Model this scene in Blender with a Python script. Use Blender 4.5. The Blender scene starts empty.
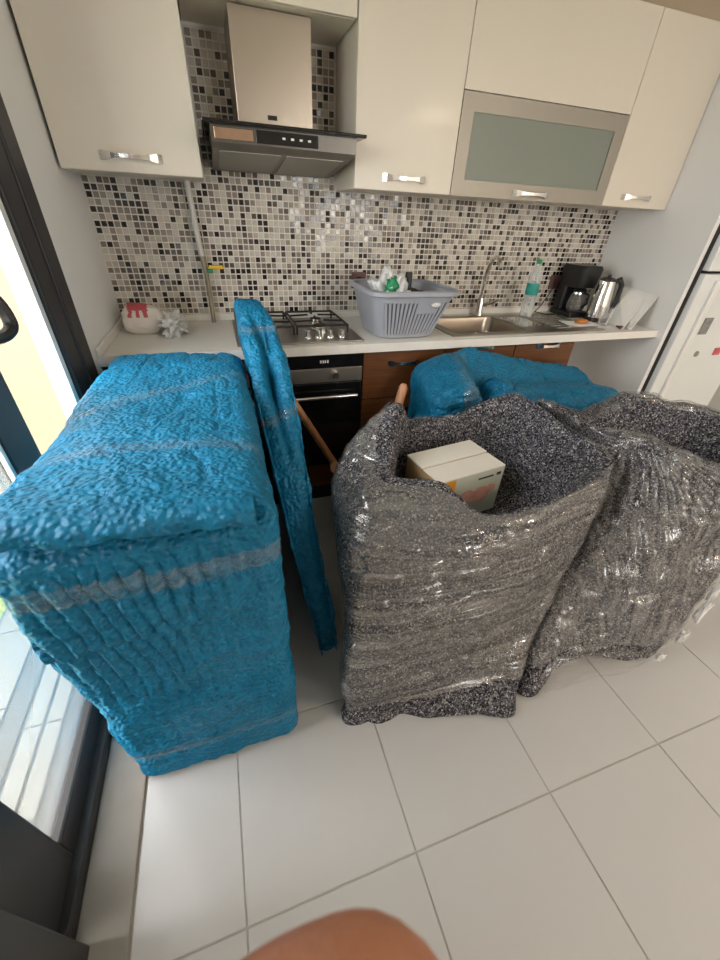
import bpy, bmesh, math, random
import numpy as np
from mathutils import Vector, Matrix
random.seed(7); rng = np.random.default_rng(11)
SC = bpy.context.scene; COL = SC.collection
# ------------------------------------------------------------------ camera
F_PX, PITCH, ROLL, YAW = 386.278, math.radians(-34.3488), math.radians(2.848), math.radians(19.5636)
CAM = Vector((.4947, -2.3651, 1.4004))
fw = Vector((math.sin(YAW)*math.cos(PITCH), math.cos(YAW)*math.cos(PITCH), math.sin(PITCH)))
rt0 = Vector((math.cos(YAW), -math.sin(YAW), 0)); up0 = rt0.cross(fw)
rt = rt0*math.cos(ROLL)+up0*math.sin(ROLL); up = -rt0*math.sin(ROLL)+up0*math.cos(ROLL)
cd = bpy.data.cameras.new('camera'); cam = bpy.data.objects.new('camera', cd); COL.objects.link(cam)
cd.sensor_fit = 'VERTICAL'; cd.sensor_height = 36; cd.sensor_width = 27; cd.lens = F_PX/960*36
cd.clip_start = .005; cd.dof.use_dof = True; cd.dof.focus_distance = 1.9; cd.dof.aperture_fstop = 14
m = Matrix((rt, up, -fw)).transposed().to_4x4(); m.translation = CAM; cam.matrix_world = m
SC.camera = cam
# ------------------------------------------------------------------ world, sun, daylight portals, exposure
w = bpy.data.worlds.new('world'); SC.world = w; w.use_nodes = True
bg = w.node_tree.nodes['Background']; bg.inputs[0].default_value = (1, .985, .96, 1); bg.inputs[1].default_value = 6.2
def lamp(name, kind, loc, rot, **kw):
    l = bpy.data.lights.new(name, kind); o = bpy.data.objects.new(name, l); COL.objects.link(o)
    o.location = loc; o.rotation_euler = rot
    for k, v in kw.items(): setattr(l, k, v)
    return o
sun = lamp('sun', 'SUN', (-3, -6, 6), (0, 0, 0), energy=.8, angle=.02, color=(1, .93, .82))
sun.rotation_euler = Vector((-.03, .6, -.78)).to_track_quat('-Z', 'Y').to_euler()
for nm, loc, rot, sx, sy in (('daylight_portal', (-.16, -1.41, 1.08), (0, -math.pi/2, 0), 2.15, 1.5),
                             ('daylight_portal.001', (2.6, -5.13, 1.65), (math.pi/2, 0, 0), 1.2, 1.1)):
    p = lamp(nm, 'AREA', loc, rot, shape='RECTANGLE', size=sx, size_y=sy); p.data.cycles.is_portal = True
lamp('added_fill_light', 'AREA', (3.3, -4.1, 2.44), (0, 0, 0), shape='DISK', size=.5, energy=22, color=(1, .80, .60))  # unseen fill light added to warm and brighten the cabinet fronts
SC.view_settings.view_transform = 'Standard'; SC.view_settings.look = 'None'
SC.view_settings.gamma = 1; SC.view_settings.use_curve_mapping = False
SC.view_settings.exposure = 1.15
# ------------------------------------------------------------------ materials
def mat(name, col=(.8, .8, .8), rough=.5, metal=0, spec=.5, coat=0, coat_rough=.1, bump=None, var=None, trans=0, emit=None, ior=1.45, alpha=1):
    """bump: list of (kind, scale, strength, stretch); var: (scale, amount)"""
    M = bpy.data.materials.new(name); M.use_nodes = True; nt = M.node_tree; N = nt.nodes; L = nt.links
    b = N['Principled BSDF']; b.inputs['Base Color'].default_value = (*col, 1); b.inputs['Roughness'].default_value = rough
    b.inputs['Metallic'].default_value = metal; b.inputs['Specular IOR Level'].default_value = spec; b.inputs['IOR'].default_value = ior
    b.inputs['Coat Weight'].default_value = coat; b.inputs['Coat Roughness'].default_value = coat_rough
    b.inputs['Transmission Weight'].default_value = trans; b.inputs['Alpha'].default_value = alpha
    if emit: b.inputs['Emission Color'].default_value = (*emit[0], 1); b.inputs['Emission Strength'].default_value = emit[1]
    tc = N.new('ShaderNodeTexCoord')
    if var:
        n = N.new('ShaderNodeTexNoise'); n.inputs['Scale'].default_value = var[0]; n.inputs['Detail'].default_value = 5
        L.new(tc.outputs['Object'], n.inputs['Vector'])
        mx = N.new('ShaderNodeMix'); mx.data_type = 'RGBA'; mx.inputs[6].default_value = (*[c*(1-var[1]) for c in col], 1)
        mx.inputs[7].default_value = (*[min(1, c*(1+var[1])) for c in col], 1)
        L.new(n.outputs['Fac'], mx.inputs[0]); L.new(mx.outputs[2], b.inputs['Base Color'])
    prev = None
    for (k, s, st, sc) in bump or []:
        mp = N.new('ShaderNodeMapping'); mp.inputs['Scale'].default_value = sc; L.new(tc.outputs['Object'], mp.inputs['Vector'])
        if k == 'noise': t = N.new('ShaderNodeTexNoise'); t.inputs['Detail'].default_value = 4; o = 'Fac'
        else: t = N.new('ShaderNodeTexVoronoi'); t.feature = 'SMOOTH_F1'; o = 'Distance'
        t.inputs['Scale'].default_value = s; L.new(mp.outputs[0], t.inputs['Vector'])
        bp = N.new('ShaderNodeBump'); bp.inputs['Strength'].default_value = st; bp.inputs['Distance'].default_value = .01
        L.new(t.outputs[o], bp.inputs['Height'])
        if prev: L.new(prev, bp.inputs['Normal'])
        prev = bp.outputs[0]
    if prev: L.new(prev, b.inputs['Normal']); 
    return M
U = (1, 1, 1)
M_wall = mat('white_paint', (.86, .855, .84), .6, var=(3, .03), bump=[('noise', 60, .05, U)])
M_tan = mat('tan_paint', (.55, .45, .32), .7, var=(2, .05))
M_ceil = mat('ceiling_paint', (.8, .78, .73), .8, var=(2, .03))
M_grout = mat('floor_grout', (.44, .42, .39), .8, var=(30, .15))
M_tile = mat('porcelain_tile', (.53, .53, .53), .2, spec=.5, var=(6, .025), bump=[('noise', 25, .02, U)])
M_lacq = mat('white_lacquer', (.76, .70, .60), .34, coat=.08, var=(2, .02))
M_counter = mat('white_worktop', (.82, .80, .75), .25, var=(20, .03))
M_alu = mat('brushed_aluminium', (.34, .32, .28), .42, metal=.6, bump=[('noise', 20, .08, (1, 1, 40))])
M_frost = mat('frosted_glass', (.22, .25, .215), .38, spec=.5, coat=.2, coat_rough=.3, var=(2, .06))
M_chrome = mat('chrome', (.75, .74, .72), .12, metal=1, bump=[('noise', 30, .03, U)])
M_steel = mat('stainless_steel', (.46, .40, .33), .28, metal=.95, bump=[('noise', 12, .06, (60, 1, 1))])
M_steel2 = mat('dark_stainless_steel', (.30, .28, .25), .33, metal=.85, bump=[('noise', 14, .06, (1, 50, 1))])
M_blackglass = mat('black_glass', (.008, .008, .009), .06, spec=.6, var=(4, .1))
M_black = mat('black_plastic', (.015, .015, .016), .35, var=(20, .2))
M_iron = mat('cast_iron', (.012, .012, .012), .55, bump=[('noise', 200, .1, U)])
def wood(name, c1, c2, sc):
    M = mat(name, c1, .4); nt = M.node_tree; N = nt.nodes; L = nt.links
    tc = N.new('ShaderNodeTexCoord'); mp = N.new('ShaderNodeMapping'); mp.inputs['Scale'].default_value = sc
    n = N.new('ShaderNodeTexNoise'); n.inputs['Scale'].default_value = 6; n.inputs['Detail'].default_value = 8; n.inputs['Distortion'].default_value = .6
    r = N.new('ShaderNodeValToRGB'); r.color_ramp.elements[0].color = (*c1, 1); r.color_ramp.elements[1].color = (*c2, 1)
    r.color_ramp.elements[0].position = .3; r.color_ramp.elements[1].position = .7
    L.new(tc.outputs['Object'], mp.inputs[0]); L.new(mp.outputs[0], n.inputs['Vector']); L.new(n.outputs['Fac'], r.inputs[0])
    L.new(r.outputs[0], N['Principled BSDF'].inputs['Base Color']); return M
M_brown = wood('brown_wood_laminate', (.10, .034, .009), (.17, .060, .015), (.6, 1, 12))
M_beech = wood('beech_wood', (.50, .24, .13), (.62, .33, .19), (8, 8, 1))
M_beech2 = wood('honey_wood', (.38, .15, .05), (.48, .21, .08), (3, 3, 1))
M_frame = mat('anthracite_frame', (.026, .025, .026), .45, var=(8, .1))
M_white_pl = mat('white_plastic', (.8, .8, .78), .35, var=(6, .03))
M_fridge = mat('fridge_enamel', (.76, .78, .77), .25, var=(4, .02), bump=[('noise', 150, .02, U)])
M_dark = mat('dark_gap', (.03, .03, .03), .8, var=(5, .1))
M_stone = mat('threshold_stone', (.25, .225, .195), .45, var=(9, .12), bump=[('noise', 40, .05, U)])
M_basket = mat('grey_blue_plastic', (.36, .38, .43), .4, var=(8, .04))
M_basket_in = mat('grey_blue_plastic_slots', (.09, .095, .12), .5, var=(8, .05))
M_green = mat('green_plastic', (.02, .28, .12), .4, var=(6, .1))
M_label = mat('teal_label', (.02, .30, .26), .4, var=(10, .2))
M_red = mat('red_print', (.55, .10, .12), .5, var=(40, .2))
M_pink = mat('pink_label', (.65, .08, .14), .4, var=(20, .1))
M_orange = mat('orange_print', (.75, .32, .02), .5, var=(8, .05))
M_paper = mat('white_paper', (.90, .90, .88), .7, var=(10, .03))
M_card = mat('tan_cardboard', (.42, .27, .13), .75, var=(14, .1))
M_cardw = mat('white_cardboard', (.70, .67, .60), .55, var=(6, .06))
M_cardg = mat('pale_green_print', (.52, .56, .48), .5, var=(9, .1))
M_cardp = mat('pink_print', (.55, .30, .25), .5, var=(50, .25))
M_yellow = mat('yellow_paint', (.75, .50, .02), .4, var=(9, .1))
M_pipe = mat('pale_pipe', (.60, .59, .56), .35, var=(9, .06))
M_brass = mat('flexible_metal_hose', (.32, .28, .20), .35, metal=.7, bump=[('noise', 60, .4, (1, 1, 8))])
M_socket = mat('mauve_socket', (.14, .07, .065), .45, var=(9, .1))
M_beige = mat('beige_render', (.20, .158, .112), .8, var=(2, .12), bump=[('noise', 50, .2, U)])
M_cream = mat('cream_paving', (.13, .13, .115), .6, var=(7, .06))
M_greyband = mat('grey_stone_band', (.045, .047, .045), .6, var=(12, .1))
M_grass = mat('lawn_green', (.24, .36, .02), .8, var=(9, .35))
M_skin = mat('skin', (.60, .26, .15), .36, var=(60, .08), bump=[('noise', 300, .1, U)])
M_skin.node_tree.nodes['Principled BSDF'].inputs['Subsurface Weight'].default_value = .15
M_skin.node_tree.nodes['Principled BSDF'].inputs['Subsurface Radius'].default_value = (.01, .004, .002)
M_biscuit = mat('orange_brown_biscuit', (.55, .20, .05), .6, var=(60, .3), bump=[('noise', 120, .4, U)])
def clear(name, tint, tr, rough=.03, frost=0.0):
    """thin clear glass or plastic: transparent mixed with a glossy surface by fresnel"""
    M = bpy.data.materials.new(name); M.use_nodes = True; nt = M.node_tree; N = nt.nodes; L = nt.links
    b = N['Principled BSDF']; b.inputs['Base Color'].default_value = (*tint, 1); b.inputs['Roughness'].default_value = rough
    t = N.new('ShaderNodeBsdfTransparent'); t.inputs[0].default_value = (*[1-(1-c)*.3 for c in tint], 1)
    lw = N.new('ShaderNodeLayerWeight'); lw.inputs[0].default_value = .35
    n = N.new('ShaderNodeTexNoise'); n.inputs['Scale'].default_value = 14
    mm = N.new('ShaderNodeMath'); mm.operation = 'MULTIPLY_ADD'; mm.inputs[1].default_value = .55; mm.inputs[2].default_value = 1-tr
    L.new(lw.outputs['Facing'], mm.inputs[0]); m2 = N.new('ShaderNodeMath'); m2.operation = 'MULTIPLY_ADD'
    L.new(n.outputs['Fac'], m2.inputs[0]); m2.inputs[1].default_value = frost; L.new(mm.outputs[0], m2.inputs[2]); m2.use_clamp = True
    mx = N.new('ShaderNodeMixShader'); L.new(m2.outputs[0], mx.inputs[0]); L.new(t.outputs[0], mx.inputs[1]); L.new(b.outputs[0], mx.inputs[2])
    L.new(mx.outputs[0], N['Material Output'].inputs[0]); return M
M_glass = clear('clear_glass', (.92, .92, .92), .95)
M_pet = clear('clear_plastic', (.75, .8, .8), .72, .08)
M_bagp = clear('crinkled_clear_plastic', (.8, .8, .78), .45, .15, .5)
def film(name, lo, hi, stretch, bscale, base=(.75, .75, .75), bst=.6):
    M = bpy.data.materials.new(name); M.use_nodes = True; nt = M.node_tree; N = nt.nodes; L = nt.links
    b = N['Principled BSDF']; b.inputs['Base Color'].default_value = (*base, 1); b.inputs['Roughness'].default_value = .10
    b.inputs['Specular IOR Level'].default_value = 1.0; b.inputs['IOR'].default_value = 2.0
    tc = N.new('ShaderNodeTexCoord'); mp = N.new('ShaderNodeMapping'); mp.inputs['Scale'].default_value = stretch; mp.inputs['Rotation'].default_value = (0, .25, 0)
    L.new(tc.outputs['Object'], mp.inputs[0])
    n = N.new('ShaderNodeTexNoise'); n.inputs['Scale'].default_value = bscale; n.inputs['Detail'].default_value = 6; n.inputs['Distortion'].default_value = .8
    n.inputs['Roughness'].default_value = .65
    L.new(mp.outputs[0], n.inputs['Vector'])
    r = N.new('ShaderNodeMapRange'); r.inputs[1].default_value = .38; r.inputs[2].default_value = .78; r.inputs[3].default_value = lo; r.inputs[4].default_value = hi
    L.new(n.outputs['Fac'], r.inputs[0])
    bp = N.new('ShaderNodeBump'); bp.inputs['Strength'].default_value = bst; bp.inputs['Distance'].default_value = .012
    nb = N.new('ShaderNodeTexNoise'); nb.inputs['Scale'].default_value = bscale*.8; nb.inputs['Detail'].default_value = 2; nb.inputs['Distortion'].default_value = 1.6; L.new(mp.outputs[0], nb.inputs['Vector'])
    L.new(nb.outputs['Fac'], bp.inputs['Height']); L.new(bp.outputs[0], b.inputs['Normal'])
    t = N.new('ShaderNodeBsdfTransparent'); mx = N.new('ShaderNodeMixShader')
    L.new(r.outputs[0], mx.inputs[0]); L.new(t.outputs[0], mx.inputs[1]); L.new(b.outputs[0], mx.inputs[2])
    L.new(mx.outputs[0], N['Material Output'].inputs[0]); return M
M_film = film('stretch_film', .12, .80, (.8, .8, 26), 2.0, (.27, .264, .256))
M_film2 = film('stretch_film_fanned', .10, .75, (26, 9, 3.2), 1.6, (.30, .295, .29))
M_film_b = film('stretch_film_band', .05, .36, (2, 2, 40), 2.0, (.42, .40, .37), .2)
M_film_top = film('stretch_film_top', .02, .24, (2, 34, 2), 2.0, (.5, .5, .5), .2)
def felt():
    M = mat('recycled_felt', (.1, .1, .11), .9, spec=.2); nt = M.node_tree; N = nt.nodes; L = nt.links
    b = N['Principled BSDF']; tc = N.new('ShaderNodeTexCoord')
    v = N.new('ShaderNodeTexVoronoi'); v.inputs['Scale'].default_value = 240; v.inputs['Randomness'].default_value = 1
    wn = N.new('ShaderNodeTexNoise'); wn.inputs['Scale'].default_value = 70; wn.inputs['Detail'].default_value = 3
    ad = N.new('ShaderNodeVectorMath'); ad.operation = 'MULTIPLY_ADD'; ad.inputs[1].default_value = (.012, .012, .012)
    L.new(tc.outputs['Object'], ad.inputs[2]); L.new(tc.outputs['Object'], wn.inputs['Vector']); L.new(wn.outputs['Color'], ad.inputs[0])
    L.new(ad.outputs[0], v.inputs['Vector'])
    sp = N.new('ShaderNodeSeparateColor'); L.new(v.outputs['Color'], sp.inputs[0])
    r = N.new('ShaderNodeValToRGB'); cr = r.color_ramp; cr.interpolation = 'CONSTANT'
    for i, (p, c) in enumerate([(0, (.012, .012, .016)), (.3, (.05, .05, .06)), (.52, (.11, .11, .13)), (.70, (.17, .165, .17)), (.84, (.30, .29, .29)), (.93, (.05, .06, .10)), (.97, (.48, .46, .45))]):
        e = cr.elements[i] if i < 2 else cr.elements.new(p); e.position = p; e.color = (*c, 1)
    L.new(sp.outputs[0], r.inputs[0]); L.new(r.outputs[0], b.inputs['Base Color'])
    n2 = N.new('ShaderNodeTexNoise'); n2.inputs['Scale'].default_value = 260; n2.inputs['Detail'].default_value = 3; L.new(tc.outputs['Object'], n2.inputs['Vector'])
    bp = N.new('ShaderNodeBump'); bp.inputs['Strength'].default_value = .5; bp.inputs['Distance'].default_value = .004
    L.new(n2.outputs['Fac'], bp.inputs['Height']); L.new(bp.outputs[0], b.inputs['Normal']); return M
M_felt = felt()
def blue_wrap():
    M = mat('blue_padded_wrap', (.008, .20, .33), .46, spec=.32); nt = M.node_tree; N = nt.nodes; L = nt.links
    b = N['Principled BSDF']; tc = N.new('ShaderNodeTexCoord')
    n = N.new('ShaderNodeTexNoise'); n.inputs['Scale'].default_value = 30; n.inputs['Detail'].default_value = 6; L.new(tc.outputs['Object'], n.inputs['Vector'])
    mx = N.new('ShaderNodeMix'); mx.data_type = 'RGBA'; mx.inputs[6].default_value = (.003, .085, .175, 1); mx.inputs[7].default_value = (.008, .215, .40, 1)
    L.new(n.outputs['Fac'], mx.inputs[0]); L.new(mx.outputs[2], b.inputs['Base Color'])
    wn = N.new('ShaderNodeTexNoise'); wn.inputs['Scale'].default_value = 25; L.new(tc.outputs['Object'], wn.inputs['Vector'])
    ad = N.new('ShaderNodeVectorMath'); ad.operation = 'MULTIPLY_ADD'; ad.inputs[1].default_value = (.008, .008, .008); L.new(wn.outputs['Color'], ad.inputs[0]); L.new(tc.outputs['Object'], ad.inputs[2])
    v = N.new('ShaderNodeTexVoronoi'); v.feature = 'SMOOTH_F1'; v.inputs['Scale'].default_value = 95; L.new(ad.outputs[0], v.inputs['Vector'])
    bp = N.new('ShaderNodeBump'); bp.inputs['Strength'].default_value = 1.0; bp.inputs['Distance'].default_value = .0075; bp.invert = True
    L.new(v.outputs['Distance'], bp.inputs['Height'])
    b2 = N.new('ShaderNodeBump'); b2.inputs['Strength'].default_value = .18; b2.inputs['Distance'].default_value = .01
    n3 = N.new('ShaderNodeTexNoise'); n3.inputs['Scale'].default_value = 45; n3.inputs['Detail'].default_value = 6; n3.inputs['Distortion'].default_value = 1; L.new(tc.outputs['Object'], n3.inputs['Vector'])
    L.new(n3.outputs['Fac'], b2.inputs['Height']); L.new(bp.outputs[0], b2.inputs['Normal']); L.new(b2.outputs[0], b.inputs['Normal']); return M
M_blue = blue_wrap()
# ------------------------------------------------------------------ helpers
ORG = {}
def link(name, me, m, parent=None, smooth=False, kind=None):
    o = bpy.data.objects.new(name, me); COL.objects.link(o)
    if m and not me.materials: me.materials.append(m)
    if smooth:
        for p in me.polygons: p.use_smooth = True
    if parent is not None: o.parent = parent
    if kind: o['kind'] = kind
    return o
def world_org(o):
    v = Vector((0, 0, 0))
    while o is not None: v += o.location; o = o.parent
    return v
def thing(name, label, cat, loc=(0, 0, 0), group=None, kind=None):
    o = bpy.data.objects.new(name, None); o.empty_display_size = .05; COL.objects.link(o); o.location = loc
    if label: o['label'] = label
    if cat: o['category'] = cat
    if group: o['group'] = group
    if kind: o['kind'] = kind
    return o
def tag(o, label, cat, group=None):
    o['label'] = label; o['category'] = cat
    if group: o['group'] = group
    return o
class MB:
    def __init__(s): s.bm = bmesh.new()
    def box(s, x0, x1, y0, y1, z0, z1, bev=0, seg=2, rot=None, piv=None):
        r = bmesh.ops.create_cube(s.bm, size=1); vs = r['verts']
        for v in vs: v.co = Vector(((x0+x1)/2+v.co.x*(x1-x0), (y0+y1)/2+v.co.y*(y1-y0), (z0+z1)/2+v.co.z*(z1-z0)))
        if bev:
            es = list({e for v in vs for e in v.link_edges})
            r2 = bmesh.ops.bevel(s.bm, geom=es, offset=bev, segments=seg, affect='EDGES', profile=.5)
            vs = list({v for f in r2['faces'] for v in f.verts} | {v for v in vs if v.is_valid})
        if rot is not None:
            pv = Vector(piv or ((x0+x1)/2, (y0+y1)/2, (z0+z1)/2))
            for v in vs: v.co = pv + rot @ (v.co-pv)
        return s
    def tube(s, pts, rad, n=10, caps=True):
        pts = [Vector(p) for p in pts]; k = len(pts); rad = rad if hasattr(rad, '__len__') else [rad]*k
        rings = []; ref = None
        for i, p in enumerate(pts):
            t = (pts[min(i+1, k-1)]-pts[max(i-1, 0)]).normalized()
            if ref is None: ref = t.orthogonal().normalized()
            ref = (ref - t*ref.dot(t)).normalized(); bi = t.cross(ref)
            rings.append([s.bm.verts.new(p+(ref*math.cos(a)+bi*math.sin(a))*rad[i]) for a in [2*math.pi*j/n for j in range(n)]])
        for a, b in zip(rings, rings[1:]):
            for j in range(n): s.bm.faces.new((a[j], a[(j+1) % n], b[(j+1) % n], b[j]))
        if caps: s.bm.faces.new(rings[0][::-1]); s.bm.faces.new(rings[-1])
        return s
    def lathe(s, c, prof, n=24, sx=1, sy=1, caps=(True, True)):
        c = Vector(c); rings = []
        for r, z in prof: rings.append([s.bm.verts.new(c+Vector((r*sx*math.cos(2*math.pi*j/n), r*sy*math.sin(2*math.pi*j/n), z))) for j in range(n)])
        for a, b in zip(rings, rings[1:]):
            for j in range(n): s.bm.faces.new((a[j], a[(j+1) % n], b[(j+1) % n], b[j]))
        if caps[0]: s.bm.faces.new(rings[0][::-1])
        if caps[1]: s.bm.faces.new(rings[-1])
        return s
    def prism(s, poly, axis, a0, a1):
        """poly 2d points extruded along axis ('x','y','z')"""
        def P(u, v, t): return {'x': (t, u, v), 'y': (u, t, v), 'z': (u, v, t)}[axis]
        A = [s.bm.verts.new(P(u, v, a0)) for u, v in poly]; B = [s.bm.verts.new(P(u, v, a1)) for u, v in poly]; k = len(poly)
        for j in range(k): s.bm.faces.new((A[j], A[(j+1) % k], B[(j+1) % k], B[j]))
        s.bm.faces.new(A[::-1]); s.bm.faces.new(B); return s
    def loft(s, rings, caps=(True, True)):
        R = [[s.bm.verts.new(p) for p in r] for r in rings]; n = len(R[0])
        for a, b in zip(R, R[1:]):
            for j in range(n): s.bm.faces.new((a[j], a[(j+1) % n], b[(j+1) % n], b[j]))
        if caps[0]: s.bm.faces.new(R[0][::-1])
        if caps[1]: s.bm.faces.new(R[-1])
        return s
    def build(s, name, m, parent=None, smooth=False, kind=None):
        bmesh.ops.recalc_face_normals(s.bm, faces=s.bm.faces[:])
        org = world_org(parent) if parent is not None else Vector((0, 0, 0))
        for v in s.bm.verts: v.co -= org
        me = bpy.data.meshes.new(name); s.bm.to_mesh(me); s.bm.free()
        o = link(name, me, m, parent, False, kind)
        if smooth:
            for p in me.polygons: p.use_smooth = True
            try: me.set_sharp_from_angle(angle=math.radians(smooth if smooth > 1 else 40))
            except Exception: pass
        return o
def B(name, m, parent, x0, x1, y0, y1, z0, z1, bev=.003, kind=None): return MB().box(x0, x1, y0, y1, z0, z1, bev).build(name, m, parent, kind=kind)
# numpy value noise
TAB = rng.random((32, 32, 32))
def vn(p, s, seed=0):
    q = p*s+seed*7.31; i = np.floor(q).astype(int); f = q-i; f = f*f*(3-2*f)
    g = lambda a, b, c: TAB[(i[:, 0]+a) % 32, (i[:, 1]+b) % 32, (i[:, 2]+c) % 32]
    x = lambda b, c: g(0, b, c)*(1-f[:, 0])+g(1, b, c)*f[:, 0]
    y = lambda c: x(0, c)*(1-f[:, 1])+x(1, c)*f[:, 1]
    return (y(0)*(1-f[:, 2])+y(1)*f[:, 2])*2-1
def fbm(p, s, o=3, seed=0): return sum(vn(p, s*2**k, seed+k)*.5**k for k in range(o))
def np_mesh(name, V, Fc, m, parent=None, smooth=True, kind=None):
    if parent is not None: V = V-np.array(world_org(parent))
    me = bpy.data.meshes.new(name); me.from_pydata(V.tolist(), [], Fc.tolist() if hasattr(Fc, 'tolist') else Fc); me.update()
    return link(name, me, m, parent, smooth, kind)
def soft_box(x0, x1, y0, y1, z0, z1, r, res):
    """dense rounded box; returns verts, quads, outward normals"""
    lo = np.array([x0, y0, z0]); hi = np.array([x1, y1, z1]); Vs = []; Fs = []; off = 0
    for ax in range(3):
        u, v = [(1, 2), (2, 0), (0, 1)][ax]; nu = max(2, int((hi[u]-lo[u])/res)); nv = max(2, int((hi[v]-lo[v])/res))
        for side in (0, 1):
            a, b = np.meshgrid(np.linspace(lo[u], hi[u], nu+1), np.linspace(lo[v], hi[v], nv+1), indexing='ij')
            P = np.zeros((a.size, 3)); P[:, u] = a.ravel(); P[:, v] = b.ravel(); P[:, ax] = (lo, hi)[side][ax]
            idx = np.arange(a.size).reshape(nu+1, nv+1)+off
            q = np.stack([idx[:-1, :-1], idx[1:, :-1], idx[1:, 1:], idx[:-1, 1:]], -1).reshape(-1, 4)
            Fs.append(q if side else q[:, ::-1]); Vs.append(P); off += a.size
    V = np.concatenate(Vs); Fq = np.concatenate(Fs)
    _, first, inv = np.unique(np.round(V, 5), axis=0, return_index=True, return_inverse=True); inv = inv.ravel()
    V = V[first]; Fq = inv[Fq]
    c = np.clip(V, lo+r, hi-r); n = V-c; ln = np.linalg.norm(n, axis=1, keepdims=True); n = n/np.maximum(ln, 1e-9)
    return c+n*r, Fq, n
def vnormals(V, Fq):
    a = np.cross(V[Fq[:, 2]]-V[Fq[:, 0]], V[Fq[:, 3]]-V[Fq[:, 1]]); N = np.zeros_like(V)
    for k in range(4): np.add.at(N, Fq[:, k], a)
    return N/np.maximum(np.linalg.norm(N, axis=1, keepdims=True), 1e-12)
def catmull(P, t, closed):
    """P (k,d) array, t sample params in [0,k) or [0,k-1]"""
    k = len(P); i = np.floor(t).astype(int); f = (t-i)[:, None]
    g = (lambda j: P[j % k]) if closed else (lambda j: P[np.clip(j, 0, k-1)])
    a, b, c, d = g(i-1), g(i), g(i+1), g(i+2)
    return .5*((2*b)+(-a+c)*f+(2*a-5*b+4*c-d)*f*f+(-a+3*b-3*c+d)*f**3)
def ring_loft(rings, M_, per):
    R = np.array(rings, float); kr, kc, _ = R.shape
    tc = np.arange(M_)*kc/M_; A = np.stack([catmull(R[i], tc, True) for i in range(kr)])   # kr,M,3
    tv = np.linspace(0, kr-1, per*(kr-1)+1); tv[-1] = kr-1-1e-6
    Bv = catmull(A.reshape(kr, -1), tv, False).reshape(len(tv), M_, 3); n = len(tv)
    V = Bv.reshape(-1, 3); idx = np.arange(n*M_).reshape(n, M_); nx = np.roll(idx, -1, 1)
    Fq = np.stack([idx[:-1], nx[:-1], nx[1:], idx[1:]], -1).reshape(-1, 4)
    return V, Fq, tv.repeat(M_)
sm = lambda a, b, x: (lambda t: t*t*(3-2*t))(np.clip((x-a)/(b-a), 0, 1))

# ================================================================== THE ROOM
fl = B('floor', M_grout, None, -.03, 4.4, -5, 0, -.12, -.003, 0, 'structure')
def tile_mesh(dx, dy, t, bev, name, m):
    a = MB(); z = t; x0, x1, y0, y1 = -dx/2, dx/2, -dy/2, dy/2; b_ = bev
    lo_ = [a.bm.verts.new(p) for p in ((x0, y0, 0), (x1, y0, 0), (x1, y1, 0), (x0, y1, 0))]
    md = [a.bm.verts.new(p) for p in ((x0, y0, z-b_), (x1, y0, z-b_), (x1, y1, z-b_), (x0, y1, z-b_))]
    hi_ = [a.bm.verts.new(p) for p in ((x0+b_, y0+b_, z), (x1-b_, y0+b_, z), (x1-b_, y1-b_, z), (x0+b_, y1-b_, z))]
    for p, q in ((lo_, md), (md, hi_)):
        for j in range(4): a.bm.faces.new((p[j], p[(j+1) % 4], q[(j+1) % 4], q[j]))
    a.bm.faces.new(hi_); bmesh.ops.recalc_face_normals(a.bm, faces=a.bm.faces[:])
    me = bpy.data.meshes.new(name); a.bm.to_mesh(me); a.bm.free(); me.materials.append(m); return me
TP, TX0, TY0, GAP = .4397, .3428, -2.152, .0038
full = tile_mesh(TP-GAP, TP-GAP, .006, .0012, 'floor_tile', M_tile); edge = tile_mesh(TX0-.088-GAP, TP-GAP, .006, .0012, 'floor_tile_cut', M_tile)
for iy in range(-6, 5):
    for ix in range(-1, 9):
        cy_ = TY0+TP*(iy+.5)
        if ix < 0: o = bpy.data.objects.new('floor_tile', edge); o.location = ((TX0+.088)/2, cy_, -.006)
        else: o = bpy.data.objects.new('floor_tile', full); o.location = (TX0+TP*(ix+.5), cy_, -.006)
        if o.location.x > 4.3: continue
        COL.objects.link(o); o.parent = fl
wb = B('wall_back', M_wall, None, -.15, 4.4, 0, .15, -.12, 2.5, 0, 'structure')
B('upper_paint', M_tan, wb, 0, 4.4, -.006, -.001, 2.215, 2.5, 0)
wl = MB().box(-.15, 0, -.66, 0, -.12, 2.5).box(-.15, 0, -2.16, -.66, 2.16, 2.5).box(-.15, 0, -5, -2.16, -.12, 2.5).build('wall_left', M_wall, None, kind='structure')
B('wall_right', M_wall, None, 4.4, 4.55, -5, .15, -.12, 2.5, 0, 'structure')
MB().box(-.15, 2.0, -5.15, -5, -.12, 2.5).box(3.2, 4.55, -5.15, -5, -.12, 2.5).box(2.0, 3.2, -5.15, -5, -.12, 1.1).box(2.0, 3.2, -5.15, -5, 2.2, 2.5).build('wall_front', M_wall, None, kind='structure')
wi = thing('window_1', None, None, (2.6, -5.08, 1.1), kind='structure')
for x0, x1 in ((2.0, 2.06), (2.57, 2.63), (3.14, 3.2)): B('window_stile', M_frame, wi, x0, x1, -5.11, -5.05, 1.1, 2.2)
for z0, z1 in ((1.1, 1.16), (2.14, 2.2)): B('window_rail', M_frame, wi, 2.06, 3.14, -5.11, -5.05, z0, z1)
for x0, x1 in ((2.06, 2.57), (2.63, 3.14)): B('pane', M_glass, wi, x0, x1, -5.083, -5.077, 1.16, 2.14, 0)
B('ceiling', M_ceil, None, -.15, 4.55, -6.4, .15, 2.5, 2.62, 0, 'structure')  # slab runs past the front wall as an added overhang blocking the sun
cl_ = thing('added_fill_lamp', 'added unseen warm fill lamp on the ceiling behind the camera', 'lamp', (3.3, -4.1, 2.46))  # fixture invented around the added fill light
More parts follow.
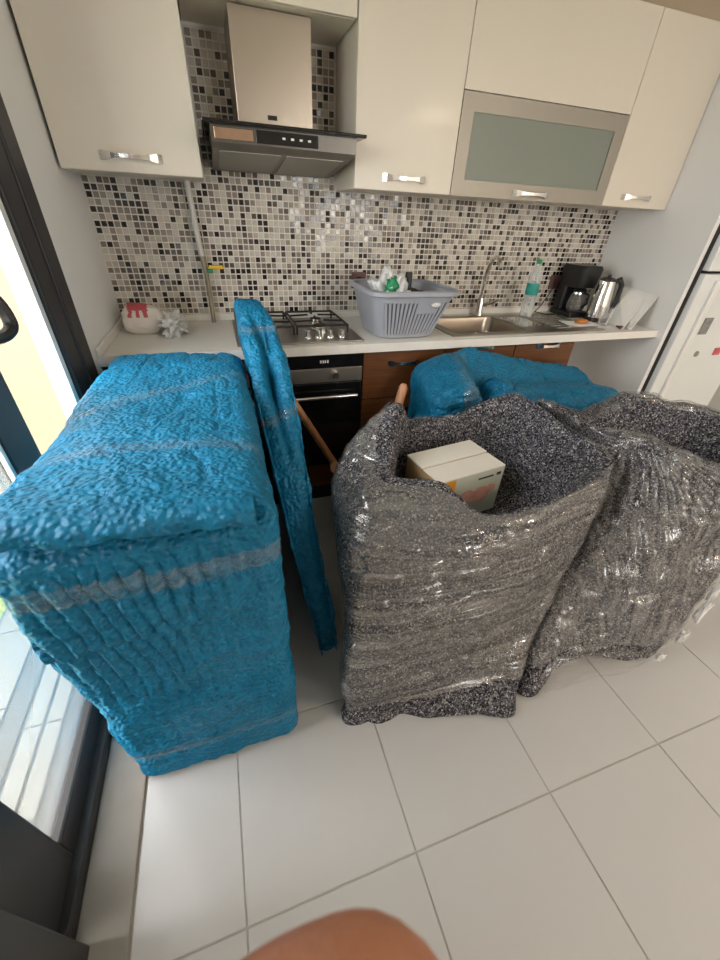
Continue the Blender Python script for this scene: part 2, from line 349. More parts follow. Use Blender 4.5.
MB().lathe((3.3, -4.1, 2.455), [(.24, 0), (.27, .01), (.27, .044)], 32).build('housing', M_white_pl, cl_, smooth=True)
MB().lathe((3.3, -4.1, 2.449), [(.001, 0), (.23, .001), (.238, .006)], 32, caps=(False, False)).build('fill_diffuser', mat('fill_glow', (.9, .85, .75), .5, emit=((1, .82, .6), 6)), cl_, smooth=True)  # glowing disc of the added fill lamp
we = B('wall_end', M_wall, None, 3.0, 3.031, -.64, 0, 0, 2.21, .002, 'structure')
# mosaic: small glazed tiles, each its own raised piece
pal = np.array([(.70, .64, .55), (.60, .54, .46), (.74, .70, .63), (.36, .31, .26), (.25, .205, .165), (.30, .26, .23), (.13, .105, .09), (.035, .028, .024), (.02, .017, .015)])
prob = np.array([.19, .14, .08, .12, .10, .08, .09, .10, .10]); prob /= prob.sum()
PT = .0268; V = []; Fq = []; C_ = []
def mosaic(x0, x1, z0, z1):
    nx = int(round((x1-x0)/PT)); nz = int(round((z1-z0)/PT)); px = (x1-x0)/nx; pz = (z1-z0)/nz
    for i in range(nx):
        for j in range(nz):
            cx, cz = x0+(i+.5)*px, z0+(j+.5)*pz; h = .0110; t = .0045+random.uniform(0, .0008); k = len(V)
            tl, tm = random.gauss(0, .00035), random.gauss(0, .00035)
            for sx, sz in ((-1, -1), (1, -1), (1, 1), (-1, 1)): V.append((cx+sx*h, -.0015, cz+sz*h))
            for sx, sz in ((-1, -1), (1, -1), (1, 1), (-1, 1)): V.append((cx+sx*(h-.001), -t-sx*tl-sz*tm, cz+sz*(h-.001)))
            Fq.append((k+4, k+5, k+6, k+7))
            for a in range(4): Fq.append((k+a, k+(a+1) % 4, k+4+(a+1) % 4, k+4+a))
            C_.extend([pal[rng.choice(len(pal), p=prob)]]*5)
mosaic(0, 2.998, .934, 1.497); mosaic(.505, 1.118, 1.497, 1.985)
M_mos = mat('glazed_mosaic', (.6, .6, .6), .12, spec=.5); nt = M_mos.node_tree
at = nt.nodes.new('ShaderNodeAttribute'); at.attribute_name = 'tile_colour'; nv = nt.nodes.new('ShaderNodeTexNoise'); nv.inputs['Scale'].default_value = 90
mxm = nt.nodes.new('ShaderNodeMix'); mxm.data_type = 'RGBA'; mxm.blend_type = 'MULTIPLY'; mxm.inputs[0].default_value = .35
nt.links.new(at.outputs['Color'], mxm.inputs[6]); nt.links.new(nv.outputs['Color'], mxm.inputs[7]); nt.links.new(mxm.outputs[2], nt.nodes['Principled BSDF'].inputs['Base Color'])
me = bpy.data.meshes.new('mosaic_tiles'); me.from_pydata(V, [], [f for f in Fq]); me.update()
ca = me.color_attributes.new('tile_colour', 'FLOAT_COLOR', 'CORNER')
cols = np.ones((len(me.loops), 4), np.float32); pc = np.array(C_); cols[:, :3] = np.repeat(pc, 4, axis=0); ca.data.foreach_set('color', cols.ravel())
link('mosaic_tiles', me, M_mos, wb, kind='stuff')
M_tgrout = mat('pale_grout', (.74, .71, .66), .7, var=(40, .1))
B('mosaic_grout', M_tgrout, wb, 0, 2.999, -.0022, 0, .934, 1.5, 0); B('mosaic_grout', M_tgrout, wb, .502, 1.12, -.0022, 0, 1.5, 1.99, 0)
# ------------------------------------------------------------------ balcony door in the left wall
dr = thing('door_1', None, None, (0, -1.4, 0), kind='structure')
B('frame_jamb', M_frame, dr, -.075, .004, -.765, -.66, .0, 2.16, .006); B('sash_stile', M_frame, dr, -.06, -.002, -.885, -.767, .03, 2.12, .008); B('sash_seal', M_dark, dr, -.05, -.008, -.893, -.885, .03, 2.12, 0)
B('shutter_guide', M_white_pl, dr, -.06, -.012, -.925, -.893, .0, 2.16, .002)
B('frame_jamb', M_frame, dr, -.12, .004, -2.16, -2.07, 0, 2.16, .006)
B('frame_head', M_frame, dr, -.12, .004, -2.07, -.735, 2.08, 2.16, .006)
B('frame_track', M_frame, dr, -.06, -.03, -2.07, -.735, -.02, .05, .004); B('frame_track', M_frame, dr, -.105, -.06, -2.07, -.735, -.02, .02, .003)
B('track_strip', M_white_pl, dr, -.137, -.112, -2.07, -.735, -.05, .012, .002)
lf = thing('door_leaf', None, None); lf.parent = dr; lf.location = (0, 0, 0)
def leafbox(n, *a): return B(n, M_frame, lf, *a, .007)
leafbox('leaf_stile', -.105, -.055, -1.33, -1.18, .03, 2.07); leafbox('leaf_stile', -.105, -.055, -2.05, -1.90, .03, 2.07)
leafbox('leaf_rail', -.105, -.055, -1.90, -1.33, .03, .13); leafbox('leaf_rail', -.105, -.055, -1.90, -1.33, 1.97, 2.07)
B('glass_pane', M_glass, lf, -.083, -.077, -1.90, -1.33, .13, 1.97, 0)
B('glazing_bead', M_white_pl, lf, -.068, -.056, -1.345, -1.332, .13, 1.97, .002)
hp = [(-.055, -1.26, 1.135), (-.01, -1.25, 1.135), (.012, -1.23, 1.14), (.018, -1.205, 1.16), (.008, -1.205, 1.21), (-.02, -1.225, 1.262), (-.055, -1.26, 1.285)]
tt = np.linspace(0, len(hp)-1.001, 30)
MB().tube([tuple(p) for p in catmull(np.array(hp), tt, False)], .014, 8).build('pull_handle', M_black, lf, smooth=True)
sl = B('trim_1', M_stone, None, -.03, .085, -4.9, -.66, -.02, .008, .003, 'structure')
# ------------------------------------------------------------------ outside: paving, lawn, side wall
pv = B('ground', M_greyband, None, -.55, -.12, -6, -.4, -.12, -.022, 0, 'structure')
rows = [(-.245, -.198, .27), (-.305, -.255, .27), (-.53, -.385, .33)]
for x0, x1, ln in rows:
    me = tile_mesh(x1-x0, ln-.006, .014, .002, 'paving_slab', M_cream); y = -.42
    while y > -3.0:
        o = bpy.data.objects.new('paving_slab', me); COL.objects.link(o); o.location = ((x0+x1)/2, y-ln/2, -.024); o.parent = pv; y -= ln
MB().box(-.375, -.318, -6, -.4, -.024, -.012, .003).build('drain_band', M_greyband, pv)
B('terrain', mat('neutral_ground', (.26, .24, .20), .9, var=(1, .2)), None, -14, -.55, -12, 12, -.25, -.075, 0, 'structure'); B('lawn', M_grass, None, -2.2, -.55, -3, -.42, -.075, -.06, 0, 'structure')  # neutral terrain added beyond the lawn to cut green bounce light
gb = MB()
for i in range(5200):
    x = random.uniform(-1.5, -.55); y = random.uniform(-2.4, -.42); h = random.uniform(.03, .07); a = random.uniform(0, 6.28); w_ = .004; dx, dy = math.cos(a)*w_, math.sin(a)*w_
    b0 = [gb.bm.verts.new(p) for p in ((x-dx, y-dy, -.062), (x+dx, y+dy, -.062), (x+random.uniform(-.02, .02), y+random.uniform(-.02, .02), -.062+h))]; gb.bm.faces.new(b0)
o = gb.build('lawn_grass', M_grass); o['kind'] = 'stuff'; o['label'] = 'bright green grass of the lawn outside the balcony door'; o['category'] = 'grass'
B('wall_outside', M_beige, None, -2.6, -.15, -.42, -.28, -.12, 2.7, 0, 'structure')
# ================================================================== KITCHEN UNITS
def bow_handle(parent, cx, y, z, wdt=.21, m=None, lab='chrome bow handle with flared ends'):
    a = MB(); prof = [(-1, .000, .013, .0045), (-.86, .012, .014, .005), (-.62, .021, .0085, .005), (-.3, .026, .006, .005), (0, .027, .0055, .005), (.3, .026, .006, .005), (.62, .021, .0085, .005), (.86, .012, .014, .005), (1, .000, .013, .0045)]
    rings = [[(cx+t*wdt/2, y-d+sy*th, z+sz*h) for sy, sz in ((1, -1), (1, 1), (-1, 1), (-1, -1))] for t, d, h, th in prof]
    o = a.loft(rings).build('handle', m or M_chrome, parent); o['label'] = lab; return o
ZC, DF = 1.497, -.33
def wall_cab(label, x0, x1, z0, z1, doors):
    t = thing('wall_cabinet', label, 'cabinet', ((x0+x1)/2, -.16, z0), 'wall cabinets over the worktop')
    B('body', M_lacq, t, x0+.002, x1-.002, DF+.021, -.004 if z0 > 1.8 or x0 > 1.0 or True else 0, z0+.001, z1, .001)
    for (a, b, c, d, h) in doors:
        dd = B('door', M_lacq, t, a+.0015, b-.0015, DF, DF+.018, c+.0015, d-.0015, .0025)
        if h: bow_handle(dd, h[0], DF, h[1])
    return t
wall_cab('short white wall cabinet in the left corner beside the door frame', .012, .499, ZC, 2.21, [(.012, .499, ZC, 2.21, (.255, 1.545))])
wall_cab('white bridge cabinet above the steel extractor hood', .501, 1.12, 1.997, 2.21, [(.501, 1.12, 1.997, 2.21, None)])
wall_cab('tall white wall cabinet between the hood and the frosted glass cabinet', 1.122, 1.5985, ZC, 2.21, [(1.122, 1.5985, ZC, 2.21, (1.357, 1.545))])
gc = wall_cab('wide white wall cabinet with frosted glass flap in aluminium frame', 1.5985, 2.524, ZC, 2.21, [(1.5985, 2.524, 1.859, 2.21, None)])
gd = thing('glass_door', None, None); gd.parent = gc; gd.location = (0, 0, 0); gd['label'] = 'aluminium framed frosted glass flap door'
gx0, gx1, gz0, gz1, fw_ = 1.6, 2.522, ZC+.001, 1.857, .062
MB().prism([(gx0, gz0), (gx1, gz0), (gx1-fw_, gz0+fw_), (gx0+fw_, gz0+fw_)], 'y', DF, DF+.018).build('frame_bar', M_alu, gd)
MB().prism([(gx0, gz1), (gx1, gz1), (gx1-fw_, gz1-fw_), (gx0+fw_, gz1-fw_)], 'y', DF, DF+.018).build('frame_bar', M_alu, gd)
MB().prism([(gx0, gz0), (gx0, gz1), (gx0+fw_, gz1-fw_), (gx0+fw_, gz0+fw_)], 'y', DF, DF+.018).build('frame_bar', M_alu, gd)
MB().prism([(gx1, gz0), (gx1, gz1), (gx1-fw_, gz1-fw_), (gx1-fw_, gz0+fw_)], 'y', DF, DF+.018).build('frame_bar', M_alu, gd)
B('pane', M_frost, gd, gx0+fw_-.004, gx1-fw_+.004, DF+.006, DF+.012, gz0+fw_-.004, gz1-fw_+.004, 0)
bow_handle(gd, 2.048, DF, 1.524)
wall_cab('white wall cabinet at the far right end beside the fridge wall', 2.524, 2.998, ZC, 2.21, [(2.524, 2.998, ZC, 2.21, (2.742, 1.543))])
# extractor hood
M_copper = mat('warm_polished_steel', (.55, .38, .27), .15, metal=.9, var=(30, .2))
hd = thing('extractor_hood', 'stainless steel chimney extractor hood with black glass canopy', 'extractor hood', (.815, -.2, 1.56))
ch = B('chimney', M_steel, hd, .660, .957, -.27, -.006, 1.66, 1.995, .002)
B('maker_plate', M_dark, ch, .775, .812, -.2715, -.2695, 1.700, 1.714, 0)
B('glass_canopy', M_blackglass, hd, .518, 1.117, -.50, -.01, 1.646, 1.657, .003)
MB().prism([(-.478, 1.645), (-.478, 1.597), (-.42, 1.585), (-.05, 1.545), (-.01, 1.545), (-.01, 1.645)], 'x', .545, 1.082).build('hood_body', mat('smoky_steel', (.12, .11, .095), .3, metal=.7, var=(5, .2)), hd)
B('control_strip', M_blackglass, hd, .70, .93, -.482, -.478, 1.603, 1.640, .001)
B('copper_fascia_patch', M_copper, hd, .556, .69, -.4815, -.478, 1.606, 1.638, .001)  # copper-toned patch at the left of the hood fascia
for k in range(4): MB().lathe((.80+k*.032, -.4835, 1.622), [(0.0001, -.003), (.006, -.003), (.006, .003), (.0001, .003)], 8).build('button', M_white_pl, hd)
for k in range(2):
    f0 = .57+k*.25
    MB().prism([(-.40, 1.5795), (-.40, 1.582), (-.08, 1.5475), (-.08, 1.545)], 'x', f0, f0+.23).build('grease_filter', M_alu, hd)
# worktop with a hole for the sink
wt = thing('worktop', 'long white worktop along the mosaic wall', 'worktop', (1.5, -.3, .86))
SX0, SX1, SY0, SY1 = 1.66, 2.12, -.50, -.13
wm = MB()
xs = [0, SX0, SX1, 2.999]; ys = [-.6, SY0, SY1, -.002]
vg = {}
for zi, z in enumerate((.86, .90)):
    for i, x in enumerate(xs):
        for j, y in enumerate(ys): vg[i, j, zi] = wm.bm.verts.new((x, y, z))
for i in range(3):
    for j in range(3):
        if (i, j) == (1, 1): continue
        for zi in (0, 1): wm.bm.faces.new([vg[i, j, zi], vg[i+1, j, zi], vg[i+1, j+1, zi], vg[i, j+1, zi]])
def wq(a, b): wm.bm.faces.new([vg[(*a, 0)], vg[(*b, 0)], vg[(*b, 1)], vg[(*a, 1)]])
for i in range(3): wq((i, 0), (i+1, 0)); wq((i, 3), (i+1, 3)); wq((0, i), (0, i+1)); wq((3, i), (3, i+1))
wq((1, 1), (2, 1)); wq((1, 2), (2, 2)); wq((1, 1), (1, 2)); wq((2, 1), (2, 2))
wm.build('slab', M_counter, wt)
B('upstand', M_counter, wt, .001, 2.999, -.02, -.003, .90, .932, .003)
B('upstand', M_counter, wt, .002, .018, -.6, -.021, .90, .932, .003)
# base units
def base_unit(label, x0, x1, drawers, hx, top=.858):
    t = thing('base_cabinet', label, 'cabinet', ((x0+x1)/2, -.3, 0), 'brown base cabinets under the worktop')
    B('body', M_brown, t, x0, x1, -.55, -.004, .10, top, .001); B('plinth', M_dark, t, x0, x1, -.51, -.49, .0, .10, .001)
    for z0, z1 in drawers:
        d = B('drawer_front', M_brown, t, x0+.002, x1-.002, -.572, -.552, z0+.002, z1-.002, .002)
        bow_handle(d, hx, -.572, (z0+z1)/2+.065, .16)
base_unit('brown base cabinet hidden behind the big blue bundle', .02, .515, [(.10, .85)], .3)
base_unit('brown drawer unit right beside the oven', 1.118, 1.56, [(.611, .85), (.36, .609), (.10, .358)], 1.33)
base_unit('brown base cabinet under the steel sink', 1.562, 2.0, [(.72, .85), (.10, .718)], 1.78, .72)
base_unit('brown drawer unit at the open niche under the worktop end', 2.002, 2.412, [(.70, .85), (.40, .698), (.10, .398)], 2.22, .72)
ov = thing('oven', 'black built-in oven with steel control strip under the gas hob', 'oven', (.816, -.3, .1))
B('housing', M_black, ov, .518, 1.115, -.55, -.006, .0, .857, .001)
B('lower_drawer_front', M_brown, ov, .52, 1.113, -.572, -.551, .10, .24, .002)
cp = B('control_panel', M_blackglass, ov, .52, 1.113, -.578, -.551, .790, .852, .002)
for dx in (0, .012, .022, .034): B('display_mark', M_white_pl, cp, .90+dx, .907+dx, -.5788, -.577, .815, .828, 0)
st = B('steel_strip', M_steel2, ov, .52, 1.113, -.578, -.551, .720, .788, .002)
kb = MB().lathe((0, 0, 0), [(.0001, 0), (.017, 0), (.016, .022), (.0001, .022)], 20); kb.bm.transform(Matrix.Translation((.972, -.578, .755)) @ Matrix.Rotation(math.pi/2, 4, 'X')); kb.build('knob', M_chrome, st, smooth=True)
od = B('oven_door', M_blackglass, ov, .52, 1.113, -.578, -.551, .245, .717, .003)
MB().tube([(.56, -.612, .655), (1.08, -.612, .655)], .009, 10).tube([(.60, -.578, .655), (.60, -.612, .655)], .006, 8).tube([(1.04, -.578, .655), (1.04, -.612, .655)], .006, 8).build('door_handle', M_chrome, od, smooth=True)
# hob
hb = thing('gas_hob', 'stainless gas hob with black pan supports set into the worktop', 'hob', (.82, -.3, .9))
B('plate', M_steel2, hb, .535, 1.125, -.555, -.05, .9, .909, .003)
for bx, by, r in ((.67, -.19, .045), (.67, -.37, .035), (.97, -.17, .038), (.96, -.33, .05)):
    b_ = MB().lathe((bx, by, .909), [(r, 0), (r, .010), (r*.8, .014), (r*.8, .02), (.001, .022)], 20).build('burner', M_chrome, hb, smooth=True)
    MB().lathe((bx, by, .925), [(r*.75, 0), (r*.75, .007), (.001, .009)], 20).build('burner_cap', M_iron, b_, smooth=True)
for gx in (.555, .825):
    a = MB(); x0, x1, y0, y1, z = gx, gx+.255, -.42, -.085, .948
    a.tube([(x0, y0, z), (x1, y0, z), (x1, y1, z), (x0, y1, z), (x0, y0+.001, z)], .0055, 8)
    for yy in (y0+.10, y0+.235):
        a.tube([(x0, yy, z), (x0+.1, yy, z+.004)], .005, 6).tube([(x1, yy, z), (x1-.1, yy, z+.004)], .005, 6)
    xm = (x0+x1)/2
    a.tube([(xm, y0, z), (xm, y0+.07, z+.004)], .005, 6).tube([(xm, y1, z), (xm, y1-.07, z+.004)], .005, 6).tube([(xm, y0+.13, z+.004), (xm, y0+.2, z+.004)], .005, 6)
    for lx, ly in ((x0, y0), (x1, y0), (x0, y1), (x1, y1)): a.tube([(lx, ly, z), (lx, ly, .909)], .005, 6)
    a.build('pan_support', M_iron, hb, smooth=True)
for kx in (.862, .917, .972, 1.03): MB().lathe((kx, -.487, .909), [(.019, 0), (.017, .008), (.0145, .01), (.0135, .034), (.001, .036)], 18).build('knob', M_chrome, hb, smooth=True)
# sink
sk = thing('kitchen_sink', 'stainless steel sink with drainer set into the white worktop', 'sink', (2.1, -.3, .9))
a = MB(); ox0, ox1, oy0, oy1 = 1.615, 2.63, -.548, -.085
for (x0, x1, y0, y1) in ((ox0, SX0+.005, oy0, oy1), (SX1-.005, ox1, oy0, oy1), (SX0+.005, SX1-.005, oy0, SY0+.005), (SX0+.005, SX1-.005, SY1-.005, oy1)): a.box(x0, x1, y0, y1, .9, .9045)
a.build('rim', M_steel2, sk)
def rrect(x0, x1, y0, y1, r, z, k=5):
    p = []
    for cx, cy, a0 in ((x1-r, y1-r, 0), (x0+r, y1-r, 90), (x0+r, y0+r, 180), (x1-r, y0+r, 270)):
        for i in range(k+1): an = math.radians(a0+90*i/k); p.append((cx+r*math.cos(an), cy+r*math.sin(an), z))
    return p
bw = MB().loft([rrect(SX0+.003, SX1-.003, SY0+.003, SY1-.003, .03, .903), rrect(SX0+.006, SX1-.006, SY0+.006, SY1-.006, .05, .88), rrect(SX0+.02, SX1-.02, SY0+.02, SY1-.02, .06, .76), rrect(SX0+.06, SX1-.06, SY0+.06, SY1-.06, .06, .745)], (False, True)).build('bowl', M_steel, sk, smooth=True)
MB().lathe((1.89, -.31, .746), [(.035, 0), (.03, .003), (.012, .002), (.001, .001)], 18).build('drain', M_chrome, bw, smooth=True)
a = MB().loft([rrect(2.15, 2.31, -.42, -.16, .03, .9047), rrect(2.16, 2.30, -.41, -.17, .03, .9056)], (True, True)); a.build('half_bowl_rim', M_chrome, sk)
for k in range(7): MB().box(2.35, 2.60, -.47+k*.05, -.455+k*.05, .9045, .908, .001).build('drainer_rib', M_chrome, sk)
fc = thing('mixer_tap', 'tall chrome mixer tap rising behind the sink bowl', 'tap', (2.06, -.075, .9045))
MB().lathe((2.06, -.075, .9045), [(.027, 0), (.026, .01), (.021, .02), (.021, .085), (.018, .10), (.001, .105)], 18).build('tap_body', M_chrome, fc, smooth=True)
sp = [(2.06, -.075, 1.0), (2.06, -.078, 1.08), (2.055, -.09, 1.16), (2.05, -.125, 1.215), (2.04, -.18, 1.235), (2.025, -.235, 1.22), (2.02, -.255, 1.19)]
MB().tube([tuple(p) for p in catmull(np.array(sp), np.linspace(0, 5.999, 26), False)], .011, 12).build('spout', M_chrome, fc, smooth=True)
MB().tube([(2.075, -.085, .965), (2.11, -.13, .985), (2.13, -.155, 1.01)], [.012, .009, .008], 10).build('lever', M_chrome, fc, smooth=True)
# sockets and gas pipe
def socket(label, x, z):
    s_ = thing('wall_socket', label, 'socket', (x, -.005, z), 'mauve sockets on the mosaic wall')
    B('plate', M_socket, s_, x-.042, x+.042, -.016, -.0045, z-.042, z+.042, .004)
    q = MB().lathe((0, 0, 0), [(.026, 0), (.026, .004), (.021, .004), (.02, -.002), (.001, -.002)], 18); q.bm.transform(Matrix.Translation((x, -.016, z)) @ Matrix.Rotation(math.pi/2, 4, 'X')); q.build('socket_cup', M_socket, s_, smooth=True)
socket('mauve wall socket half hidden behind the laundry basket', 1.262, 1.095)
socket('mauve wall socket between the water bottle and the coffee machine', 2.655, 1.085)
gp = thing('gas_pipe', 'pale gas pipe with yellow valve running down the mosaic wall', 'pipe', (.44, -.06, .9))
MB().tube([(.425, -.045, 1.50), (.43, -.05, 1.36), (.437, -.055, 1.205)], .0135, 12).build('upper_pipe', M_pipe, gp, smooth=True)
MB().tube([(.437, -.055, 1.21), (.446, -.058, 1.13)], .013, 12).build('valve_body', M_brass, gp, smooth=True)
MB().tube([(.446, -.058, 1.13), (.446, -.06, 1.0), (.444, -.06, .9)], .011, 12).build('hose', M_brass, gp, smooth=True)
MB().box(.462, .528, -.078, -.060, 1.152, 1.168, .004).build('valve_lever', M_yellow, gp)
MB().box(.448, .478, -.075, -.056, 1.135, 1.15, .003).build('valve_cap', M_green, gp)
# ------------------------------------------------------------------ fridge
fr = thing('fridge', 'white fridge freezer at the end of the kitchen run', 'fridge', (3.4, -.35, 0))
B('cabinet', M_fridge, fr, 3.047, 3.70, -.62, -.03, .03, 1.80, .004); B('gasket', M_dark, fr, 3.05, 3.695, -.632, -.618, .06, 1.78, 0)
for n, z0, z1 in (('fridge_door', .08, 1.214), ('freezer_door', 1.228, 1.80)):
    d = B(n, M_fridge, fr, 3.043, 3.70, -.69, -.632, z0, z1, .006)
    hz = (z0+.03, z1-.03) if n == 'fridge_door' else (z0+.04, z1-.02)
    B('grip_strip', M_white_pl, d, 3.135, 3.162, -.708, -.690, hz[0], hz[1], .005); B('grip_groove', M_alu, d, 3.163, 3.172, -.6915, -.689, hz[0], hz[1], 0); B('edge_trim', M_white_pl, d, 3.172, 3.186, -.700, -.690, hz[0], hz[1], .003)
B('gap_shade', M_dark, fr, 3.0325, 3.0425, -.655, -.60, .06, 1.79, .001)  # dark strip stands in for the shaded gap beside the fridge
for z in (.03,): B('foot', M_dark, fr, 3.08, 3.66, -.6, -.5, 0, .03, 0)
tag(B('fridge_magnet', mat('photo_print', (.22, .22, .22), .5, var=(80, .7)), None, 3.21, 3.28, -.694, -.690, .89, .985, .001), 'dark photo magnet on the fridge door beside the grip', 'magnet', 'magnets on the fridge')
tag(B('fridge_magnet', M_red, None, 3.44, 3.50, -.696, -.690, .755, .80, .002), 'small red magnet on the fridge door', 'magnet', 'magnets on the fridge')
tag(MB().lathe((0, 0, 0), [(.018, 0), (.016, .008), (.001, .01)], 14).build('fridge_magnet', M_alu), 'small round grey magnet on the fridge door under the photo', 'magnet', 'magnets on the fridge').matrix_world = Matrix.Translation((3.29, -.690, .77)) @ Matrix.Rotation(math.pi/2, 4, 'X')
tag(B('fridge_magnet', mat('blue_grey_print', (.25, .27, .33), .5, var=(80, .6)), None, 3.26, 3.33, -.694, -.690, 1.31, 1.40, .001), 'blue grey picture magnet on the freezer door', 'magnet', 'magnets on the fridge')
# ================================================================== THINGS ON THE WORKTOP
# laundry basket
lb = thing('laundry_basket', 'grey blue plastic laundry basket with ribbed sides on worktop', 'basket', (1.37, -.36, .9))
def bask(t, inset=0, z=None):
    x0 = 1.205+(1.160-1.205)*t+inset; x1 = 1.50+(1.60-1.50)*t-inset; y0 = -.535+(-.575+.535)*t+inset; y1 = -.22+(-.165+.22)*t-inset
    return rrect(x0, x1, y0, y1, .075, (.9+.205*t) if z is None else z, 8)
MB().loft([bask(0, .012, .901), bask(.03, 0, .906), bask(.5), bask(1), bask(1, .004), bask(.5, .004), bask(.04, .004, .912), bask(.02, .03, .910)], (True, True)).build('tub', M_basket, lb, smooth=True)
MB().loft([bask(1, -.004, 1.095), bask(1, -.016, 1.10), bask(1, -.016, 1.116), bask(1, -.004, 1.122), bask(1, .006, 1.118), bask(1, .003, 1.095)], (False, False)).build('rim', M_basket, lb, smooth=True)
for k in range(16):
    u = (k+.5)/16
    def fx(t): return (1.235+(1.20-1.235)*t)+u*((1.475-1.235)+((1.565-1.20)-(1.475-1.235))*t)
    def fy(t): return -.535-.04*t
    zt_ = .84 if not 8 <= k <= 12 else .60
    a = MB(); r0, r1 = [], []
    for t, R_ in ((.10, r0), (zt_, r1)):
        z = .9+.205*t
        for sx, sy in ((-1, -.0045), (1, -.0045), (1, .002), (-1, .002)): R_.append((fx(t)+sx*.0056, fy(t)+sy, z))
    a.loft([r0, r1]).build('rib', M_basket, lb)
    if k < 15:
        a = MB(); r0, r1 = [], []; us = u+.5/16
        for t, R_ in ((.12, r0), (zt_-.02, r1)):
            x = (1.235+(1.20-1.235)*t)+us*((1.475-1.235)+((1.565-1.20)-(1.475-1.235))*t); z = .9+.205*t
            for sx, sy in ((-1, -.0012), (1, -.0012), (1, .001), (-1, .001)): R_.append((x+sx*.0036, fy(t)+sy, z))
        a.loft([r0, r1]).build('slot', M_basket_in, lb)
q = MB().lathe((0, 0, 0), [(.034, 0), (.034, .006), (.027, .008), (.026, .002), (.001, .001)], 20, 1, .42); q.bm.transform(Matrix.Translation((1.475, -.569, 1.062)) @ Matrix.Rotation(math.pi/2+.15, 4, 'X'))
q.build('hand_hole', M_basket, lb, smooth=True)
q = MB().lathe((0, 0, 0), [(.026, 0), (.022, .004), (.001, .006)], 16, 1, .42); q.bm.transform(Matrix.Translation((1.475, -.5715, 1.062)) @ Matrix.Rotation(math.pi/2+.15, 4, 'X')); q.build('hole_lining', M_white_pl, lb, smooth=True)
# crinkled soft lumps
def lump(name, c, r, m, amp, s, seed, parent=None, n=28, flat=None):
    u, v = np.meshgrid(np.linspace(0, 2*np.pi, 2*n, endpoint=False), np.linspace(.02, np.pi-.02, n), indexing='ij')
    D = np.stack([np.cos(u)*np.sin(v), np.sin(u)*np.sin(v), np.cos(v)], -1).reshape(-1, 3)
    k = 1+amp*fbm(D, s, 4, seed)
    D2 = np.sign(D)*np.abs(D)**.75; V_ = np.array(c)+D2*np.array(r)*k[:, None]
    if flat is not None: V_[:, 2] = np.maximum(V_[:, 2], flat)
    idx = np.arange(2*n*n).reshape(2*n, n); nx = np.roll(idx, -1, 0)
    Fq_ = np.stack([idx[:, :-1], nx[:, :-1], nx[:, 1:], idx[:, 1:]], -1).reshape(-1, 4)[:, ::-1]
    Fl = [list(f) for f in Fq_]+[list(idx[:, 0]), list(idx[::-1, -1])]
    if parent is not None: V_ = V_-np.array(world_org(parent))
    me = bpy.data.meshes.new(name); me.from_pydata(V_.tolist(), [], Fl); me.update(); return link(name, me, m, parent, True)
pb = thing('plastic_bag', 'crinkled white plastic bag with green print in the laundry basket', 'plastic bag', (1.29, -.40, 1.0))
lump('bag', (1.285, -.40, 1.07), (.075, .07, .10), mat('white_bag', (.72, .74, .76), .35, var=(12, .08)), .45, 2.6, 3, pb)
lump('green_print', (1.29, -.45, 1.13), (.028, .022, .03), M_green, .5, 3, 5, pb, 12); lump('green_print', (1.265, -.463, 1.10), (.016, .012, .02), M_green, .5, 3, 8, pb, 10)
sb = thing('sauce_bottle', 'small bottle with black cap and pink label standing in the laundry basket', 'bottle', (1.405, -.38, .915))
MB().lathe((1.405, -.38, .915), [(.03, 0), (.032, .01), (.032, .13), (.022, .17), (.017, .185)], 18).build('body', M_white_pl, sb, smooth=True)
MB().lathe((1.405, -.38, 1.10), [(.018, 0), (.018, .075), (.015, .08), (.001, .08)], 16).build('cap', M_black, sb, smooth=True)
MB().lathe((1.405, -.38, 1.06), [(.0275, 0), (.0235, .028)], 18, caps=(False, False)).build('label_band', M_pink, sb, smooth=True)
tag(lump('dark_cloth', (1.44, -.30, 1.03), (.10, .09, .07), mat('dark_cloth', (.05, .05, .06), .9, var=(30, .3)), .3, 2.5, 12), 'dark folded cloth lying inside the laundry basket', 'cloth')
# water bottle
wbt = thing('water_bottle', 'clear water bottle with green cap and teal label by the sink', 'bottle', (2.355, -.165, .9045))
MB().lathe((2.355, -.165, .9045), [(.030, 0), (.038, .008), (.038, .03), (.035, .04), (.038, .05), (.038, .085), (.035, .10), (.038, .115), (.038, .20), (.034, .235), (.018, .275), (.0135, .285), (.0135, .30)], 24).build('body', M_pet, wbt, smooth=60)
MB().lathe((2.355, -.165, 1.205), [(.016, 0), (.016, .022), (.014, .025), (.001, .025)], 16).build('cap', M_green, wbt, smooth=True)
MB().lathe((2.355, -.165, 1.035), [(.0385, 0), (.0385, .065)], 24, caps=(False, False)).build('label_band', M_label, wbt, smooth=True)
# coffee machine
cm = thing('coffee_machine', 'black filter coffee machine with glass jug in the worktop corner', 'coffee machine', (2.64, -.22, .9))
B('base', M_black, cm, 2.50, 2.68, -.335, -.06, .9, .935, .01); B('water_tank', M_black, cm, 2.51, 2.67, -.17, -.06, .93, 1.195, .015)
MB().loft([rrect(2.51, 2.67, -.32, -.07, .03, 1.075), rrect(2.505, 2.675, -.335, -.06, .035, 1.10), rrect(2.495, 2.685, -.34, -.055, .035, 1.185), rrect(2.505, 2.675, -.33, -.065, .035, 1.20)]).build('brew_head', M_black, cm, smooth=True)
jg = MB().lathe((2.59, -.25, .937), [(.055, 0), (.07, .015), (.072, .05), (.058, .095), (.045, .11), (.05, .122)], 24, caps=(True, False)).build('jug', clear('smoky_glass', (.25, .24, .23), .55, .05), cm, smooth=True)
MB().lathe((2.59, -.25, 1.052), [(.052, 0), (.054, .008), (.04, .016), (.001, .018)], 24).build('jug_lid', M_black, jg, smooth=True)
